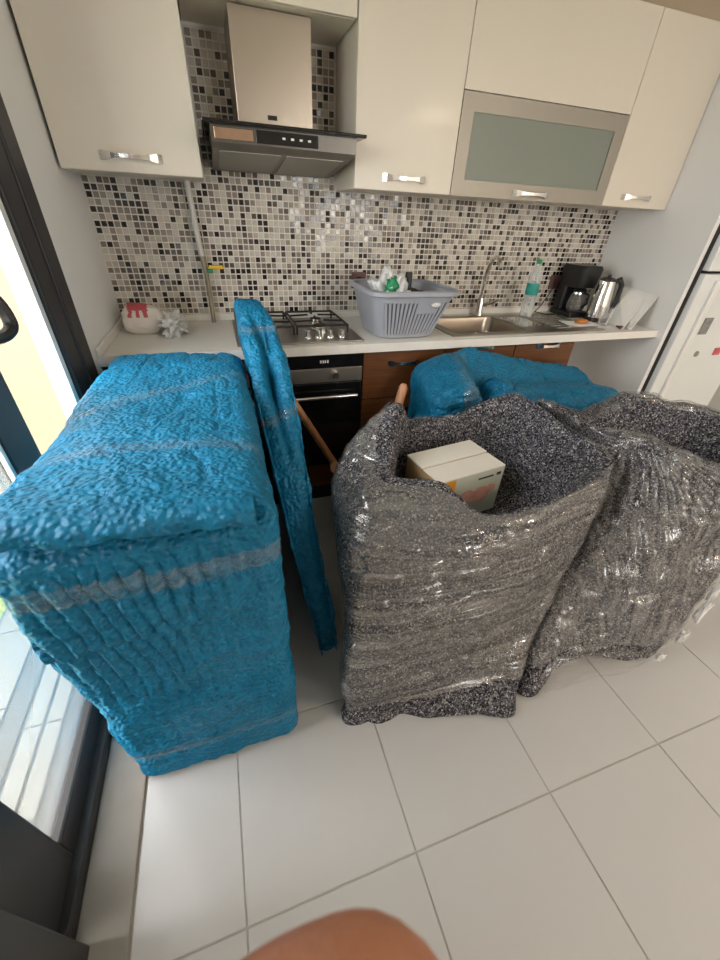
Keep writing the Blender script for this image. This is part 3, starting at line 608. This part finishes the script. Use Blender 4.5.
MB().lathe((2.59, -.25, 1.032), [(.0535, 0), (.050, .016)], 24, caps=(False, False)).build('jug_band', M_chrome, jg, smooth=True)
MB().tube([(2.60, -.30, 1.045), (2.605, -.35, 1.04), (2.605, -.355, .99), (2.60, -.315, .96)], .008, 8).build('jug_handle', M_black, jg, smooth=True)
tag(MB().tube([(2.645, -.12, .913), (2.60, -.16, .913), (2.52, -.15, .913), (2.50, -.07, .913), (2.55, -.045, .93), (2.60, -.04, 1.0), (2.635, -.036, 1.06), (2.655, -.03, 1.085)], .0035, 8).build('power_cord', M_black, smooth=True), 'black power cord behind the coffee machine', 'cord')
cm.location = (2.7805, -.147, .9); cm.scale = (.9, .68, 1)
# kettle
kt = thing('electric_kettle', 'steel electric kettle with black handle between coffee machine and white board', 'kettle', (2.775, -.27, .9))
MB().lathe((2.775, -.27, .9), [(.082, 0), (.082, .02), (.078, .025)], 24).build('base', M_black, kt, smooth=True)
MB().lathe((2.775, -.27, .925), [(.075, 0), (.074, .03), (.058, .19), (.054, .205)], 28).build('body', M_chrome, kt, smooth=True)
MB().lathe((2.775, -.27, 1.13), [(.055, 0), (.053, .012), (.03, .02), (.012, .022), (.012, .034), (.001, .036)], 24).build('lid', M_black, kt, smooth=True)
MB().tube([(2.82, -.285, 1.125), (2.85, -.30, 1.14), (2.872, -.31, 1.11), (2.875, -.312, 1.02), (2.855, -.30, .95)], [.014, .018, .018, .017, .012], 10).build('handle', M_black, kt, smooth=True)
MB().prism([(2.708, 1.135), (2.726, 1.135), (2.726, 1.085)], 'y', -.285, -.255).build('spout', M_chrome, kt)
kt.location = (2.79, -.305, .9); kt.scale = (.85, .85, 1)
gl = MB().lathe((2.735, -.425, .9005), [(.028, 0), (.036, .10), (.0345, .10), (.027, .006), (.001, .005)], 20, caps=(True, False)).build('drinking_glass', M_glass, smooth=True)
tag(gl, 'clear drinking glass in front of the electric kettle', 'glass')
ps = tag(MB().box(2.47, 2.68, -.47, -.34, .9086, 0.9102, .0004, 1, Matrix.Rotation(-.25, 3, 'Z')).build('paper_sheet', M_paper), 'white paper sheet lying in front of the coffee machine', 'paper')
o = lump('biscuit', (2.585, -.40, .921), (.040, .026, .012), M_biscuit, .2, 3, 21, None, 16); tag(o, 'orange brown biscuit lying on the white paper', 'biscuit')
# white board leaning on the side wall
bd = thing('cutting_board', 'white folded board leaning against the end wall beside the kettle', 'board', (2.84, -.42, .9))
def sheet(name, q, th):
    P = [Vector(p) for p in q]; n = (P[1]-P[0]).cross(P[3]-P[0]).normalized()*th
    return MB().loft([[tuple(p) for p in P], [tuple(p+n) for p in P]]).build(name, M_paper, bd)
sheet('panel', [(2.84, -.352, .9008), (2.762, -.553, .9008), (2.978, -.462, 1.070), (2.982, -.222, 1.104)], .004)
sheet('back_flap', [(2.868, -.352, .9008), (2.80, -.575, .9008), (2.99, -.515, 1.075), (2.992, -.27, 1.095)], .004)
o = MB().tube([(2.80, -.50, .909), (2.77, -.53, .909), (2.745, -.535, .909)], [.006, .009, .005], 8).tube([(2.765, -.50, .909), (2.78, -.54, .909)], [.005, .007], 8).build('peg', mat('dark_red_brown_plastic', (.10, .03, .025), .5, var=(9, .1)), smooth=True)
tag(o, 'small dark red brown peg at the worktop edge', 'peg')
# bags in the left corner
pc_ = thing('soft_pouch', 'white soft pouch with red print in the left worktop corner', 'pouch', (.135, -.24, .9))
lump('pouch', (.135, -.24, .962), (.088, .05, .062), mat('white_pouch', (.76, .70, .64), .5, var=(8, .05)), .14, 1.6, 31, pc_, 30, .9005)
def patch(src, name, cond, m, parent, off=.0012):
    me = src.data; ok = [p for p in me.polygons if len(p.vertices) == 4 and cond(p.center, p.normal)]
    a = MB(); mp_ = {}; wo = world_org(src)
    for p in ok:
        f = []
        for i in p.vertices:
            if i not in mp_: v = me.vertices[i]; mp_[i] = a.bm.verts.new(v.co+v.normal*off+wo)
            f.append(mp_[i])
        a.bm.faces.new(f)
    return a.build(name, m, parent, smooth=True)
pch = [c for c in pc_.children if c.name.startswith('pouch')][0]
patch(pch, 'red_print', lambda c, n: -.05 < c.x < .035 and c.z > .104 and c.y < .02, M_red, pc_)
for x0 in (-.046, -.016, .014): patch(pch, 'red_print', lambda c, n, x0=x0: x0 < c.x < x0+.016 and .078 < c.z < .106 and n.y < -.1, M_red, pc_)
tag(lump('crumpled_wrapper', (.265, -.27, .94), (.045, .085, .038), M_bagp, .6, 3.2, 33, None, 26, .9005), 'crumpled clear wrapper beside the white pouch', 'wrapper')
# ================================================================== WRAPPED GOODS
def faces_where(Fq_, mask): return Fq_[mask[Fq_].all(axis=1)]
def compact(V_, Fq_):
    u, inv = np.unique(Fq_, return_inverse=True); return V_[u], inv.reshape(Fq_.shape)
# ---- large blue bundle against the balcony door
bb = thing('wrapped_cabinet', 'large box shaped furniture piece wrapped in bright blue padding', 'wrapped furniture', (.3, -1.2, 0), 'blue wrapped goods')
V, Fq, Nn = soft_box(.078, .540, -1.785, -.745, 0, .945, .045, .0062)
fx_ = np.clip((V[:, 0]-.078)/.462, 0, 1)
V[:, 0] -= (1-fx_)*.022*sm(.3, .7, V[:, 2])*sm(-.8, -1.1, V[:, 1])
topm = sm(.88, .94, V[:, 2]); V[:, 2] += topm*(.012*np.sin(np.pi*fx_)+.012*sm(-1.2, -1.7, V[:, 1])+.022*sm(-1.3, -1.7, V[:, 1])*(1-fx_)+.010*fbm(V, 4, 2, 3))
front = sm(.5, .9, -Nn[:, 1]); left = sm(.5, .9, -Nn[:, 0]); side = np.maximum(front, np.maximum(left, sm(.5, .9, Nn[:, 0])))
d = .006*fbm(V, 9, 3, 1)*(V[:, 2] > .02)
warp = .020*vn(V*np.array([1, 1, .5]), 7, 4)+.007*vn(V, 22, 14)+.045*(V[:, 2]-.4)
u = V[:, 0]+V[:, 1]*.8*(1-front)+warp
rid = np.abs(np.sin(u*np.pi/.031))**.6
amp = (.35+.65*sm(.25, .6, V[:, 2]+.1*vn(V, 6, 15)))*sm(.14, .25, V[:, 2])*(.4+.6*sm(-.3, .3, vn(V, 6, 9)))*(.3+.7*sm(.85, .55, fx_))
d += side*amp*(rid-.75)*.018*sm(.90, .86, V[:, 2])
d += front*(-.040*sm(.90, .93, V[:, 2])+.006*sm(.905, .915, V[:, 2]+.03*(fx_-.5)+.008*vn(V, 20, 2))-.004)             # lip of the top sheet
zz = .685-.03*(1-fx_)+.012*vn(V, 16, 5)
d += front*.013*sm(zz-.004, zz+.004, V[:, 2])*sm(.88, .7, fx_)                              # overlapping second sheet
d -= front*.006*sm(.11, .13, V[:, 2])*sm(.18, .16, V[:, 2])
# puckered furrows on the top
fur = np.abs(vn(V*np.array([1.6, .55, 1]), 11, 6)); d -= topm*.006*sm(.10, 0, fur)*sm(-.1, .3, vn(V, 4, 8))
d += side*.003*np.sin(V[:, 2]*2*np.pi/.018+3*vn(V, 14, 18))*sm(.6, .4, V[:, 2])*sm(-.4, .2, vn(V, 8, 19))
d += topm*.0022*fbm(V, 45, 2, 12)+side*.0022*fbm(V, 50, 2, 13)
V = V+Nn*d[:, None]; V[:, 2] = np.maximum(V[:, 2], 0.0); V[:, 0] = np.maximum(V[:, 0], .006)
np_mesh('padding', V, Fq, M_blue, bb)
N2 = vnormals(V, Fq)
def band(name, mask, m, off=.0025, parent=bb, V=V, Fq=Fq, N2=N2):
    f_ = faces_where(Fq, mask); v_, f_ = compact(V+N2*(off+.0015*vn(V, 30, 7))[:, None], f_)
    o = np_mesh(name, v_, f_, m, parent); o['label'] = 'clear stretch film wound around the padding'; return o
gx, gt = np.meshgrid(np.linspace(0, 1, 130), np.linspace(0, 4, 34), indexing='ij')
pr = catmull(np.array([(-1.66, .962), (-1.72, .974), (-1.772, .980), (-1.803, .969), (-1.810, .946)]), np.clip(gt.ravel(), 0, 3.999), False)
P = np.stack([.070+.430*gx.ravel(), pr[:, 0], pr[:, 1]], 1); hang = sm(2.2, 4, gt.ravel())
P[:, 2] += -.012*gx.ravel()+.022*(1-gx.ravel())-.02*sm(.06, 0, gx.ravel())+hang*(.006*vn(P*np.array([1, 0, 0]), 14, 61)+.003*vn(P*np.array([1, 0, 0]), 40, 62))-.006*sm(.9, 1, gx.ravel())
P[:, 1] += -hang*(.010*vn(P*np.array([1, 0, .3]), 22, 63)+.004*vn(P, 60, 64)); P[:, 2] += .0025*fbm(P, 45, 2, 65)*(1-hang)
ii = np.arange(P.shape[0]).reshape(130, 34); qf = np.stack([ii[:-1, :-1], ii[1:, :-1], ii[1:, 1:], ii[:-1, 1:]], -1).reshape(-1, 4)
Pn = vnormals(P, qf); Pn *= np.sign(Pn[:, 2].mean()); nP = len(P); bnd = list(ii[:, 0])+list(ii[-1, 1:])+list(ii[-2::-1, -1])+list(ii[0, -2:0:-1])
Fl = qf.tolist()+(qf[:, ::-1]+nP).tolist()+[[bnd[k], bnd[(k+1) % len(bnd)], bnd[(k+1) % len(bnd)]+nP, bnd[k]+nP] for k in range(len(bnd))]
o = np_mesh('top_sheet', np.concatenate([P, P-Pn*.013]), Fl, M_blue, bb)
bmx = bmesh.new(); bmx.from_mesh(o.data); bmesh.ops.recalc_face_normals(bmx, faces=bmx.faces[:]); bmx.to_mesh(o.data); bmx.free()
sidem = V[:, 2] < .89
band('film_band', sidem & (np.abs(V[:, 2]-(.835-.01*fx_)) < .028), M_film_b)
band('film_band', sidem & (np.abs(V[:, 2]-(.147-.005*fx_)) < .018), M_film_b)
tpm = V[:, 2] > .92
band('film_band', tpm & (np.abs(V[:, 1]-(-1.56+.03*np.sin(fx_*3.1))) < .028), M_film_top)
band('film_band', tpm & (np.abs(V[:, 1]-(-1.30+.26*fx_)) < .03), M_film_top)
# ---- blue slab leaning on the bundle
bs = thing('wrapped_plank', 'tall narrow blue wrapped slab leaning on the large blue bundle', 'wrapped furniture', (.66, -1.1, 0), 'blue wrapped goods')
lev = [(0, -1.52, .672, .730), (.22, -1.512, .642, .720), (.45, -1.46, .608, .694), (.68, -1.345, .582, .682), (.86, -1.15, .562, .692), (.97, -.98, .553, .690), (1.05, -.83, .548, .674), (1.095, -.74, .546, .650), (1.112, -.70, .560, .625)]
def slab_ring(z, yn, xa, xb, k=16):
    yf = -.648; cx, cy = (xa+xb)/2, (yn+yf)/2; hx, hy = (xb-xa)/2, abs(yn-yf)/2; P = []
    def se(s): return np.sign(s)*abs(s)**.55
    for i in range(12):
        pass
    # near end rounded, far end square
    for t in np.linspace(-90, 90, 7): P.append((cx+hx*math.sin(math.radians(t)), yn+hx*.7-hx*.7*math.cos(math.radians(t)), z))
    P += [(xb, (yn+yf)/2, z), (xb, yf, z), (cx, yf+.002, z), (xa, yf, z), (xa, (yn+yf)/2, z)]
    return P
V2, F2, tv2 = ring_loft([slab_ring(*l) for l in lev], 192, 22)
N3 = vnormals(V2, F2); s_ = 1 if (N3[:, 1]*(V2[:, 1]+1.05)).mean() > 0 else -1
if s_ < 0: F2 = F2[:, ::-1]; N3 = -N3
d2 = .008*fbm(V2, 10, 3, 21)+.003*fbm(V2, 50, 2, 22)
xc = np.interp(V2[:, 2], [l[0] for l in lev], [.5*(l[2]+l[3]) for l in lev]); d2 -= .030*np.exp(-((V2[:, 0]-xc-.006*vn(V2, 9, 25))/.013)**2)*sm(.70, .84, V2[:, 2])*sm(1.10, 1.02, V2[:, 2])
dent = np.exp(-(((V2[:, 1]+1.06)/.10)**2+((V2[:, 2]-.935)/.07)**2+((V2[:, 0]-.63)/.022)**2)); d2 -= .05*dent
dent2 = np.exp(-(((V2[:, 1]+.90)/.10)**2+((V2[:, 2]-1.02)/.05)**2+((V2[:, 0]-.645)/.014)**2)); d2 -= .03*dent2
V2 = V2+N3*d2[:, None]; V2[:, 2] = np.maximum(V2[:, 2], 0); V2[:, 1] = np.minimum(V2[:, 1], -.635)
n_, M_ = len(tv2)//192, 192
F2l = F2.tolist()+[list(range((n_-1)*M_, n_*M_))] if s_ > 0 else F2.tolist()+[list(range((n_-1)*M_, n_*M_))[::-1]]
np_mesh('padding', V2, F2l, M_blue, bs)
msk = (np.abs(V2[:, 2]-(.83+.2*(V2[:, 0]-.6))) < .014) | (np.abs(V2[:, 2]-1.035) < .010)
N3b = vnormals(V2, F2); f_ = faces_where(F2, msk); v_, f_ = compact(V2+N3b*.003, f_)
np_mesh('film_band', v_, f_, M_film_b, bs)
# ---- blue bundle behind the grey bundles
b3 = thing('wrapped_bundle', 'low blue wrapped bundle with folded flap lying below the sink front', 'wrapped furniture', (1.85, -.82, 0), 'blue wrapped goods')
V3, F3, N4 = soft_box(1.335, 2.40, -.985, -.625, 0, .85, .07, .011)
tx = np.clip((V3[:, 0]-1.335)/1.065, 0, 1); tz = sm(.5, .85, V3[:, 2])
V3[:, 2] += tz*(.01-.045*sm(.2, 0, tx)-.105*sm(.30, 1.0, tx)+.045*np.exp(-((tx-.29)/.05)**2)*sm(-.76, -.64, V3[:, 1])-.15*sm(-.66, -.84, V3[:, 1])*sm(.16, .30, tx)*sm(1.25, .3, tx)-.05*sm(-.75, -.95, V3[:, 1]))
d3 = .010*fbm(V3, 7, 3, 31)+.003*fbm(V3, 40, 2, 32)-.012*sm(.08, 0, np.abs(vn(V3*np.array([.6, 1.5, 1.5]), 9, 33)))
V3 = V3+N4*d3[:, None]; V3[:, 2] = np.maximum(V3[:, 2], 0); V3[:, 1] = np.minimum(V3[:, 1], -.605)
np_mesh('padding', V3, F3, M_blue, b3)
V4, F4, N5 = soft_box(1.60, 2.43, -1.02, -.795, .46, .735, .085, .010)
tx = np.clip((V4[:, 0]-1.6)/.83, 0, 1)
V4[:, 2] += .05*sm(.30, .12, tx)*sm(0, .12, tx)-.10*sm(.10, 0, tx)-.03*sm(.7, 1, tx); V4[:, 1] += .03*np.sin(tx*5)
V4 = V4+N5*(.010*fbm(V4, 9, 3, 41)+.003*fbm(V4, 42, 2, 42)-.014*sm(.09, 0, np.abs(vn(V4*np.array([.4, 1.6, 1.6]), 9, 43))))[:, None]
V4[:, 2] = np.maximum(V4[:, 2], .40)
np_mesh('folded_flap', V4, F4, M_blue, b3)
N6 = vnormals(V3, F3); f_ = faces_where(F3, (np.abs(V3[:, 0]-(1.50+.2*(V3[:, 1]+1.0))) < .05) & (V3[:, 2] > .3)); v_, f_ = compact(V3+N6*.003, f_); np_mesh('film_band', v_, f_, M_film_top, b3)
# ---- grey felt bundles wound in stretch film
def ringz(pts, z): return [(x, y, z) if len(p) == 2 else tuple(p) for p in pts for x, y in [p[:2]]]
def felt_bundle(label, loc, rings, seed, fold, film_rings, filmM, M_=320, per=26):
    t = thing('wrapped_chair', label, 'wrapped furniture', loc, 'grey felt wrapped goods')
    V, Fq, tv = ring_loft(rings, M_, per); N = vnormals(V, Fq); c = V.mean(0)
    if ((N*(V-c)).sum(1)*(tv < 3)).sum() < 0: Fq = Fq[:, ::-1]; N = -N
    d = .016*fbm(V, 5, 3, seed)+.0022*fbm(V, 28, 3, seed+3)
    st = np.abs(vn(V*np.array([1, 1, 3.2])+.15*V[:, [2, 0, 1]], 7, seed+5)); d -= .007*sm(.12, 0, st)
    d += fold(V, tv)
    V = V+N*d[:, None]; V[:, 2] = np.maximum(V[:, 2], 0.001)
    n_ = len(tv)//M_; cap = list(range((n_-1)*M_, n_*M_))
    np_mesh('felt_blanket', V, Fq.tolist()+[cap], M_felt, t)
    N = vnormals(V, Fq); f_ = faces_where(Fq, (tv > .42) & (tv < film_rings))
    ten = .006*np.abs(vn(V*np.array([1, 1, 6]), 9, seed+9))+.006*sm(.45, .7, V[:, 2])*np.abs(vn(V*np.array([5, 5, 1]), 9, seed+11))
    v_, f_ = compact(V+N*(.004+ten)[:, None], f_); o = np_mesh('stretch_film', v_, f_, filmM, t); o['label'] = 'glossy clear stretch film'
    return t
g1 = [ringz([(.690, -1.785), (.85, -1.815), (1.0, -1.84), (1.13, -1.88), (1.245, -1.91), (1.33, -1.6), (1.4, -1.2), (1.25, -1.04), (1.10, -1.02), (.99, -1.07), (.90, -1.22), (.80, -1.55)], .003),
      ringz([(.700, -1.765), (.90, -1.79), (1.10, -1.80), (1.29, -1.79), (1.455, -1.745), (1.49, -1.55), (1.50, -1.2), (1.3, -1.02), (1.12, -1.0), (.99, -1.06), (.90, -1.2), (.80, -1.53)], .25),
      ringz([(.725, -1.70), (.92, -1.75), (1.14, -1.765), (1.38, -1.735), (1.585, -1.66), (1.60, -1.45), (1.58, -1.15), (1.3, -1.04), (1.08, -1.04), (.95, -1.09), (.84, -1.22), (.765, -1.48)], .5),
      [(.775, -1.60, .66), (.95, -1.69, .66), (1.13, -1.71, .655), (1.38, -1.69, .67), (1.64, -1.61, .70), (1.65, -1.42, .72), (1.61, -1.13, .73), (1.33, -1.09, .70), (1.09, -1.10, .72), (.98, -1.13, .76), (.81, -1.25, .68), (.755, -1.40, .63)],
      [(.90, -1.47, .738), (1.06, -1.54, .72), (1.147, -1.666, .69), (1.40, -1.66, .71), (1.654, -1.592, .76), (1.635, -1.40, .79), (1.585, -1.145, .825), (1.333, -1.115, .755), (1.10, -1.145, .75), (1.046, -1.164, .85), (.97, -1.24, .80), (.92, -1.36, .745)],
      [(.96, -1.44, .70), (1.085, -1.51, .68), (1.16, -1.62, .65), (1.39, -1.62, .67), (1.61, -1.555, .71), (1.595, -1.39, .73), (1.55, -1.18, .74), (1.33, -1.155, .70), (1.13, -1.185, .69), (1.075, -1.20, .78), (1.02, -1.27, .73), (.985, -1.36, .70)],
      ringz([(1.04, -1.46), (1.1, -1.51), (1.2, -1.55), (1.36, -1.55), (1.5, -1.5), (1.5, -1.38), (1.48, -1.22), (1.3, -1.17), (1.15, -1.18), (1.07, -1.22), (1.03, -1.3), (1.02, -1.38)], .46),
      ringz([(1.20, -1.40), (1.22, -1.41), (1.25, -1.42), (1.28, -1.42), (1.32, -1.41), (1.32, -1.38), (1.31, -1.34), (1.28, -1.33), (1.25, -1.33), (1.22, -1.34), (1.20, -1.36), (1.20, -1.38)], .45)]
def fold1(V, tv): return .018*sm(.06, .0, V[:, 2])*(V[:, 1] < -1.7)*(.6+.8*vn(V, 14, 2))+.02*sm(.11, .07, V[:, 2])*sm(.9, 1.2, V[:, 0])*(V[:, 1] < -1.6)
felt_bundle('grey speckled felt bundle with open top holding a printed carton', (1.15, -1.45, 0), g1, 51, fold1, 3.9, M_film)
g2 = [ringz([(1.325, -1.885), (1.47, -1.86, .05), (1.62, -1.87, .085), (1.80, -1.915, .03), (1.94, -1.88, .03), (2.05, -1.6), (2.1, -1.3), (1.95, -1.15), (1.75, -1.14), (1.58, -1.22), (1.46, -1.38), (1.38, -1.68)], .003),
      ringz([(1.47, -1.745), (1.60, -1.80), (1.75, -1.85), (1.90, -1.87), (2.04, -1.875), (2.15, -1.6), (2.2, -1.3), (2.0, -1.14), (1.82, -1.13), (1.66, -1.22), (1.57, -1.37), (1.53, -1.58)], .25),
      ringz([(1.66, -1.635), (1.74, -1.73), (1.88, -1.79), (2.02, -1.81), (2.17, -1.80), (2.25, -1.55), (2.28, -1.3), (2.05, -1.14), (1.87, -1.14), (1.76, -1.2), (1.70, -1.32), (1.67, -1.48)], .5),
      [(1.76, -1.56, .72), (1.80, -1.66, .72), (1.90, -1.74, .72), (2.05, -1.79, .72), (2.2, -1.79, .72), (2.31, -1.6, .72), (2.35, -1.35, .72), (2.15, -1.2, .74), (1.98, -1.19, .74), (1.83, -1.19, .70), (1.68, -1.20, .72), (1.72, -1.39, .72)],
      [(1.813, -1.551, .82), (1.83, -1.625, .81), (1.88, -1.671, .80), (1.96, -1.745, .78), (2.2, -1.76, .77), (2.33, -1.62, .79), (2.32, -1.42, .80), (2.198, -1.36, .82), (2.067, -1.29, .845), (1.87, -1.275, .775), (1.62, -1.225, .845), (1.705, -1.41, .80)],
      [(1.86, -1.53, .78), (1.88, -1.60, .765), (1.93, -1.64, .75), (2.0, -1.70, .73), (2.17, -1.71, .72), (2.27, -1.6, .73), (2.26, -1.45, .74), (2.17, -1.40, .75), (2.06, -1.35, .76), (1.90, -1.34, .745), (1.74, -1.34, .77), (1.79, -1.43, .76)],
      ringz([(1.92, -1.52), (1.95, -1.56), (2.0, -1.59), (2.05, -1.61), (2.12, -1.61), (2.17, -1.57), (2.17, -1.48), (2.12, -1.45), (2.05, -1.43), (1.98, -1.42), (1.93, -1.43), (1.91, -1.47)], .56),
      ringz([(2.0, -1.51), (2.01, -1.52), (2.03, -1.53), (2.05, -1.53), (2.07, -1.53), (2.08, -1.52), (2.08, -1.50), (2.07, -1.49), (2.05, -1.48), (2.03, -1.48), (2.01, -1.48), (2.0, -1.49)], .55)]
def fold2(V, tv):
    th = np.arctan2(V[:, 2]-.82, V[:, 0]-1.80)
    return .010*np.abs(np.sin(th*26))*sm(.45, .72, V[:, 2])*(V[:, 1] < -1.5)*sm(4.2, 3.8, tv)+.018*sm(.07, .0, V[:, 2])*(V[:, 0] < 1.45)
felt_bundle('grey speckled felt bundle near the fridge wound tightly in film', (1.85, -1.5, 0), g2, 77, fold2, 4.5, M_film2)
g2t = [o for o in COL.objects if o.name == 'wrapped_chair.001'][0]
gx, gt = np.meshgrid(np.linspace(0, 1, 70), np.linspace(0, 1, 16), indexing='ij'); gx = gx.ravel(); gt = gt.ravel()
topx = catmull(np.array([(1.36, -1.885, .05), (1.47, -1.855, .13), (1.62, -1.87, .16), (1.80, -1.92, .11), (1.95, -1.905, .10)]), np.clip(gx*4, 0, 3.999), False)
botx = catmull(np.array([(1.40, -1.905, .006), (1.50, -1.91, .006), (1.62, -1.915, .006), (1.74, -1.93, .01), (1.84, -1.935, .03)]), np.clip(gx*4, 0, 3.999), False)
P = topx*(1-gt[:, None])+botx*gt[:, None]; P[:, 1] -= .012*np.sin(np.pi*gt)+.008*vn(P*np.array([1, 1, 4]), 14, 91)
ii = np.arange(len(P)).reshape(70, 16); o = np_mesh('loose_film_skirt', P, np.stack([ii[:-1, :-1], ii[1:, :-1], ii[1:, 1:], ii[:-1, 1:]], -1).reshape(-1, 4), M_film_b, g2t)
for c, r, sd_ in (((2.035, -1.905, .235), (.016, .010, .045), 3), ((1.985, -1.925, .13), (.018, .009, .026), 6), ((2.075, -1.885, .30), (.012, .009, .034), 9), ((1.90, -1.94, .055), (.022, .008, .010), 12)):
    lump('film_scrap', c, r, M_bagp, .7, 3.5, sd_+70, g2t, 14)
# ---- printed carton in the open grey bundle
cb = thing('carton', 'printed carton with white closed flaps lying in the open grey bundle', 'box', (1.23, -1.33, .475))
Rz = Matrix.Rotation(math.radians(9), 4, 'Z'); T0 = Matrix.Translation((1.232, -1.330, .475))
def cpart(name, m, *a, bev=.0015, parent=cb):
    q = MB().box(*a, bev); q.bm.transform(T0 @ Rz); return q.build(name, m, parent)
bx = cpart('carton_body', M_card, -.148, .148, -.098, .098, 0, .196)
cpart('top_flap', M_cardw, -.150, .150, -.100, -.004, .1965, .2005); cpart('top_flap', M_cardw, -.150, .150, .001, .100, .1965, .2035)
fp = cpart('front_print', M_cardg, -.1485, .1485, -.0995, -.098, .002, .1955, bev=0, parent=cb)
cpart('orange_patch', M_orange, -.1465, -.075, -.1005, -.0994, .05, .194, bev=0, parent=fp)
for cx, cz, r in ((-.01, .10, .038), (.055, .095, .045), (.10, .11, .025)):
    q = MB().lathe((0, 0, 0), [(r, 0), (r, .0008)], 20, 1, .8); q.bm.transform(T0 @ Rz @ Matrix.Translation((cx, -.0995, cz)) @ Matrix.Rotation(math.pi/2, 4, 'X')); q.build('pink_picture', M_cardp, fp)
cpart('print_line', M_dark, .03, .10, -.1003, -.0994, .165, .172, bev=0, parent=fp); cpart('print_line', M_dark, .115, .135, -.1003, -.0994, .165, .177, bev=0, parent=fp)
cpart('side_print', M_yellow, -.1497, -.1485, -.09, .02, .06, .13, bev=0)
# ---- wooden folding chair stowed behind the grey bundle (legs pointing up)
wc = thing('wooden_chair', 'upturned wooden chair with pale legs showing behind the grey bundle', 'chair', (1.05, -.88, 0))
MB().tube([(.655, -.775, .862), (.886, -.905, .452), (.95, -.92, .285)], [.0165, .0165, .015], 14).build('leg', M_beech2, wc, smooth=True)
MB().tube([(.882, -.92, .452), (.876, -.955, .458)], [.021, .021], 18).build('leg_joint', M_beech, wc, smooth=True)
MB().tube([(1.19, -.79, .30), (1.215, -.795, .60), (1.241, -.80, .752), (1.243, -.80, .768)], [.021, .021, .021, .012], 16).build('leg', M_beech, wc, smooth=True)
MB().box(.93, 1.24, -.97, -.68, .27, .30, .01).build('seat', M_beech2, wc)
for x, y in ((.955, -.94), (1.21, -.94), (.955, -.71), (1.21, -.71)): MB().tube([(x, y, .275), (x, y, 0)], .016, 12).build('backrest_post', M_beech2, wc, smooth=True)
# ================================================================== THE PHOTOGRAPHER'S HAND (close to the lens)
Cm = cam.matrix_world
def cl(x, y, z): return Cm @ Vector((x, y, -z))
hm = bpy.data.meshes.new('hand'); pts = []; rad = []; ed = []
def chain(start, P):
    prev = start
    for (x, y, z, r) in P:
        pts.append(tuple(cl(x, y, z))); rad.append(r); i = len(pts)-1
        if prev is not None: ed.append((prev, i))
        prev = i
    return prev
wr = chain(None, [(-.060, -.20, -.06, .028), (-.055, -.165, .0, .026)])
pm = chain(wr, [(-.048, -.135, .035, .024)])
chain(pm, [(-.036, -.108, .056, .0125), (-.017, -.0895, .062, .0105), (.0045, -.0815, .063, .0112), (.0165, -.0925, .058, .0095), (.014, -.104, .048, .008)])       # index, bent knuckle in view
chain(pm, [(-.030, -.122, .062, .0125), (-.010, -.106, .070, .0100), (.012, -.104, .070, .0098), (.020, -.116, .060, .0085), (.012, -.124, .050, .0075)])
chain(pm, [(-.026, -.138, .060, .0120), (-.006, -.128, .068, .0096), (.012, -.126, .066, .0092), (.016, -.138, .056, .008), (.008, -.142, .047, .007)])
chain(pm, [(-.026, -.154, .052, .0105), (-.008, -.150, .058, .0082), (.006, -.149, .056, .0078), (.008, -.158, .048, .0068), (.002, -.160, .042, .006)])
chain(pm, [(-.062, -.112, .030, .0135), (-.058, -.094, .024, .0115), (-.045, -.086, .020, .0095), (-.034, -.084, .018, .008)])                                   # thumb
hm.from_pydata(pts, ed, []); hand = bpy.data.objects.new('hand', hm); COL.objects.link(hand)
bm = bmesh.new(); bm.from_mesh(hm); ly = bm.verts.layers.skin.verify(); bm.verts.ensure_lookup_table()
for v, r in zip(bm.verts, rad): v[ly].radius = (r, r)
bm.verts[0][ly].use_root = True; bm.to_mesh(hm); bm.free()
hand.modifiers.new('skin', 'SKIN'); hand.modifiers['skin'].use_smooth_shade = True
sd = hand.modifiers.new('sub', 'SUBSURF'); sd.levels = 2; sd.render_levels = 2; hm.materials.append(M_skin)
dg = bpy.context.evaluated_depsgraph_get(); nm_ = bpy.data.meshes.new_from_object(hand.evaluated_get(dg)); hand.modifiers.clear(); hand.data = nm_
if not nm_.materials: nm_.materials.append(M_skin)
for p in nm_.polygons: p.use_smooth = True
tag(hand, 'skin toned bent finger of a hand close to the camera', 'hand')
